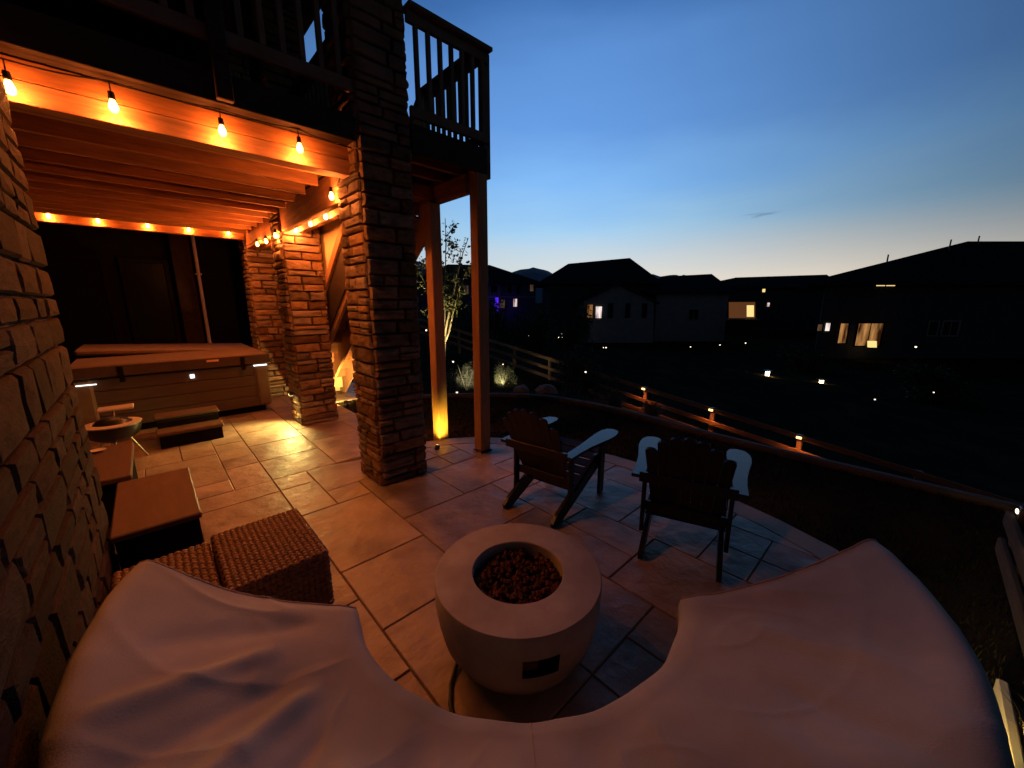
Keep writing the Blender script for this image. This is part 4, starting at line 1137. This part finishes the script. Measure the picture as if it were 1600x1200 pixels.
def houses():
    def start(name, label, D, px):
        o = at_d(px, 530, D); o.z = ground_z(o.x, o.y); return thing(name, label, 'house', tuple(o)), (lambda px, py, d=0.0: at_d(px, py, D + d))
    # blue lit house
    t, fp = start('neighbour_house', 'two storey house with blue porch light and pale trim band', 58, 790)
    volume(t, fp, 640, 836, 441, 520, 0, 11, 'farwall2'); hip_roof(t, fp, 630, 850, 442, 700, 765, 413, 414, -.9, 12)
    m = MB(); a, b = fp(735, 464, -.02), fp(837, 464, -.02); m.bar(a, b, .12, .22); m.build('trim_band', 'fartrim', t)
    for (x0, x1, y0, y1, mt) in ((767, 777, 446, 457, 'glassdark'), (792, 800, 446, 458, 'glassdark'), (806, 814, 446, 459, 'glassdark'), (828, 834, 442, 455, 'windim'), (781, 789, 468, 481, 'windim'), (802, 808, 467, 479, 'winwhite'), (724, 732, 446, 458, 'windim')):
        quad_window(t, fp, x0, x1, y0, y1, mt, mull=0)
    m = MB(); a = fp(777, 480, -1.2); m.bar(fp(776.5, 498, -1.2), fp(776.5, 465, -1.2), .75, .12); m.build('blue_lamp', 'blueled', t)
    m = MB(); m.bar(fp(780, 500, -1.4), fp(780, 446, -1.4), .16, .16); m.build('porch_column', 'fartrim', t)
    add_light('porch_light', 'POINT', fp(775, 480, -2.2), 22, (.12, .02, 1), t, .2)
    # middle gable house: tall block and lower wings
    t, fp = start('neighbour_house', 'dark gable house with two lit windows in the middle distance', 42, 960)
    volume(t, fp, 858, 1010, 438, 520, 3, 14, 'farwall3'); hip_roof(t, fp, 843, 1034, 440, 888, 984, 412, 403, 2.0, 15)
    # front gable wing with pale wall
    a0, a1 = fp(915, 505, 0), fp(1020, 505, 0); fw = Vector((math.cos(HEAD), math.sin(HEAD), 0))
    prof = [fp(912, 515), fp(1022, 515), fp(1022, 469), fp(967, 445), fp(912, 469)]
    for p in prof[:2]: p.z -= 1.5
    m = MB(); m.prism(prof, fw * 5); m.build('wing_wall', 'farwall', t)
    ap = fp(967, 442, -.4); el, er = fp(903, 472, -.4), fp(1031, 472, -.4)
    for e in (el, er):
        m = MB(); m.prism([ap, e, e + Vector((0, 0, -.2)), ap + Vector((0, 0, -.2))], fw * 6.2); m.build('wing_roof', 'roof', t)
    quad_window(t, fp, 917, 925.5, 476, 497, 'winwarm', mull=0, rows=2, frame='frame'); quad_window(t, fp, 930, 940, 479, 497, 'winwhite', mull=0, frame='frame')
    for x in (949, 976, 1002): quad_window(t, fp, x, x + 8, 474, 497, 'glassdark', mull=0)
    for x in (897, 922): quad_window(t, lambda px, py, d=0.0: at_d(px, py, 45 + d), x, x + 9, 436, 444, 'glassdark', mull=0)
    volume(t, fp, 1022, 1132, 452, 520, 1.5, 10, 'farwall'); hip_roof(t, fp, 1012, 1148, 455, 1036, 1112, 432, 428, .6, 11)
    quad_window(t, lambda px, py, d=0.0: at_d(px, py, 43.5 + d), 1076, 1090, 484, 499, 'glassdark')
    # lit porch house
    t, fp = start('neighbour_house', 'far house with a lit porch opening beside the gable house', 56, 1190)
    volume(t, fp, 1128, 1300, 446, 515, 0, 10, 'farwall3'); hip_roof(t, fp, 1118, 1318, 448, 1150, 1292, 433.5, 429, -.9, 11)
    m = MB(); a, b, c, e = fp(1139, 497, -.05), fp(1180, 497, -.05), fp(1180, 472, -.05), fp(1139, 472, -.05); m.prism([a, b, c, e], fw * .03); m.build('porch_opening', 'porch', t)
    m = MB(); m.prism([fp(1167, 495, -.1), fp(1178, 495, -.1), fp(1178, 477, -.1), fp(1167, 477, -.1)], fw * .03); m.build('lit_doorway', 'winyel', t)
    m = MB(); m.bar(fp(1132, 500, -.5), fp(1132, 472, -.5), .25, .25); m.build('porch_column', 'fartrim', t)
    m = MB(); m.bar(fp(1136, 499, -1), fp(1186, 499, -1), 1.2, .12); m.build('porch_floor', 'fartrim', t)
    quad_window(t, fp, 1190.5, 1195.5, 451.5, 456.5, 'winyel', mull=0); quad_window(t, fp, 1198, 1202, 473, 479, 'winwhite', mull=0)
    # big dark house on the right
    t, fp = start('neighbour_house', 'big dark house at the right with lit windows and roof vents', 30, 1450)
    al = ray(1275, 500)[0]; al = Vector((al.x, al.y, 0)).normalized()
    volume(t, fp, 1272, 1760, 438, 560, 0, 12, 'farwall3', along=al); hip_roof(t, fp, 1262, 1800, 440, 1512, 1700, 377, 377, -.9, 13, along=al)
    quad_window(t, fp, 1368, 1399, 441.5, 447, 'winyel', mull=1, frame='frame')
    quad_window(t, fp, 1276, 1284, 507, 517, 'windim', mull=0, frame='frame'); quad_window(t, fp, 1288, 1296, 505, 517, 'winwhite', mull=0, frame='frame'); quad_window(t, fp, 1308, 1321, 506, 536, 'winwarm', mull=0, frame='frame')
    quad_window(t, fp, 1335, 1374, 506, 540, 'winwarm', mull=1, frame='frame')
    m = MB(); m.prism([fp(1359, 543, -1.2), fp(1370, 543, -1.2), fp(1370, 533, -1.2), fp(1359, 533, -1.2)], fw * .2); m.build('lit_lantern', 'winyel', t)
    quad_window(t, fp, 1448, 1462, 503, 524, 'glassdark', mull=0, frame='fartrim'); quad_window(t, fp, 1470, 1494, 503, 524, 'glassdark', mull=1, frame='fartrim')
    m = MB(); m.bar(fp(1578, 565, -.5), fp(1597, 565, -.5), .2, .1); m.build('step_light', 'winyel', t)
    for (x, py, d) in ((1386, 409, 2.0), (1484, 385, 4.0), (1528, 379, 5.2)):
        p = fp(x, py, d); m = MB(); m.tube([p + Vector((0, 0, -.4)), p + Vector((0, 0, .55))], .05, 8); m.build('roof_vent', 'blackmetal', t)
houses()

# ------------------------------------------------------------------ scattered path lamps between the houses
def path_lights():
    spots = [(826, 524, 44, 'small path lamp left of the pair before the gable house'), (835, 521, 44, 'upper path lamp near the blue lit house garden'), (873, 527, 38, 'leftmost of three path lamps below the gable house'), (879, 527, 38, 'right one of three path lamps below the gable house'),
             (877, 522, 38, 'top one of three path lamps below the gable house'), (903, 531, 36, 'path lamp just right of the three below the gable house'), (920, 519, 40, 'path lamp right under the lit gable window'), (916, 515, 40, 'faint path lamp under the lit gable window'),
             (943, 543, 32, 'left lamp of a close pair below the gable house'), (947, 543, 32, 'right lamp of a close pair below the gable house'), (915, 581, 7.9, 'tiny lamp glinting against the round bush'), (1079, 542, 34, 'upper lamp of a cluster left of the lit porch house'),
             (1077, 551, 34, 'lower lamp of a cluster left of the lit porch house'), (1088, 558, 33, 'lowest lamp of a cluster below the pale wing'), (1125, 539, 36, 'path lamp below the lit porch, left one'), (1165, 536, 36, 'path lamp below the lit porch, right one'),
             (1267, 606, 19, 'tiny path lamp beside the garden lantern'), (1431, 542, 24, 'path lamp before the right hand house'), (1367, 624, 14, 'lone lamp in the dark lower garden'), (1459, 613, 14, 'dim lone lamp in the dark garden at right'),
             (708, 565, 9.6, 'path lamp right of the young tree trunk'), (714, 613, 7.4, 'path lamp at the edging beside the young tree'), (743, 537, 10.6, 'lamp in the grey green bush behind the posts'), (666, 516, 9.4, 'lamp shining left of the young tree'), (786, 569, 12.3, 'lamp on the dark fence post past the timber post')]
    for (px, py, D, lb) in spots:
        p = at_d(px, py, D); g = ground_z(p.x, p.y); k = D / 600.0
        t = thing('path_lamp', lb, 'lamp', (p.x, p.y, min(g, p.z - .1)), group='small garden path lamps')
        r = max(.02, 2.0 * k * rnd.uniform(.38, .68))
        m = MB(); m.tube([Vector((p.x, p.y, min(g, p.z - .1))), p - Vector((0, 0, r * .8))], max(.012, r * .18), 6); m.build('stake', 'blackmetal', t)
        m = MB(); m.lathe([(.01, r * 1.3), (r * 1.5, r * .85), (r * 1.5, r * .75), (.01, r * .75)], p, 10); m.build('cap', 'blackmetal', t)
        m = MB(); m.lathe([(.01, -r), (r * .8, -r * .8), (r, 0), (r, r * .7), (.01, r * .74)], p, 10); m.build('lamp', 'lenswhite', t)
    for (px, py, D, lb) in ((1199, 585, 20, 'glowing garden lantern in the dark lower garden, left one'), (1283, 599, 19, 'glowing two-pane garden lantern in the dark garden, right one')):
        p = at_d(px, py, D); g = ground_z(p.x, p.y); rt = Vector((math.sin(HEAD), -math.cos(HEAD), 0)); fw = Vector((math.cos(HEAD), math.sin(HEAD), 0))
        t = thing('garden_lantern', lb, 'lantern', (p.x, p.y, min(g, p.z - .3)), group='garden lanterns')
        m = MB(); m.bar(p + Vector((0, 0, -1.2)), p + Vector((0, 0, -.17)), .10, .10); m.build('post', 'blackmetal', t)
        m = MB(); m.bar(p - rt * .16 + Vector((0, 0, .2)), p + rt * .16 + Vector((0, 0, .2)), .32, .04); m.bar(p - rt * .14 - Vector((0, 0, .18)), p + rt * .14 - Vector((0, 0, .18)), .28, .03); m.build('cap', 'blackmetal', t)
        for s in (-1, 1):
            m = MB(); c = p + rt * s * .055; m.bar(c - Vector((0, 0, .17)), c + Vector((0, 0, .17)), .08, .08); m.build('lit_pane', 'lens', t)
        add_light('lantern_light', 'POINT', p - fw * .35, 2.5, (1, .72, .3), t, .05)
path_lights()

# ------------------------------------------------------------------ mountains
def mountains():
    pts = [(560, 440), (600, 425), (628, 418), (651, 407), (668, 414), (690, 416), (720, 424), (760, 434), (790, 430), (806, 423), (833, 418), (850, 421), (870, 430), (905, 436), (960, 440), (1000, 434), (1020, 428), (1032, 432), (1052, 429), (1062, 431), (1068, 429), (1085, 433), (1120, 440), (1250, 444), (1400, 446), (1700, 450)]
    D = 5200; top = []
    for (a, b) in zip(pts[:-1], pts[1:]):
        n = max(2, int((b[0] - a[0]) / 6))
        for k in range(n):
            u = k / n; x = a[0] + (b[0] - a[0]) * u; y = a[1] + (b[1] - a[1]) * u + 1.3 * noise.noise(Vector((x * .13, 0, 0)))
            top.append((x, y))
    fw = Vector((math.cos(HEAD), math.sin(HEAD), 0)); vs = []; fs = []; K = 7
    for i, (x, y) in enumerate(top):
        c = at_d(x, y, D)
        for k in range(K):
            u = k / (K - 1); z = c.z * (1 - u) - 40 * u
            off = -fw * (1500 * u) + Vector((0, 0, 0)); z += 55 * noise.noise(Vector((i * .35, u * 4, 2))) * math.sin(u * math.pi)
            vs.append(Vector((c.x, c.y, z)) + off)
        vs.append(Vector((c.x, c.y, -60)) + fw * 1600)
    q = K + 1
    for i in range(len(top) - 1):
        for k in range(K - 1): fs.append([i * q + k, (i + 1) * q + k, (i + 1) * q + k + 1, i * q + k + 1])
        fs.append([i * q, i * q + K, (i + 1) * q + K, (i + 1) * q])
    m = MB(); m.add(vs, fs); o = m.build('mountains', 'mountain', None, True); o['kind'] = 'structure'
mountains()
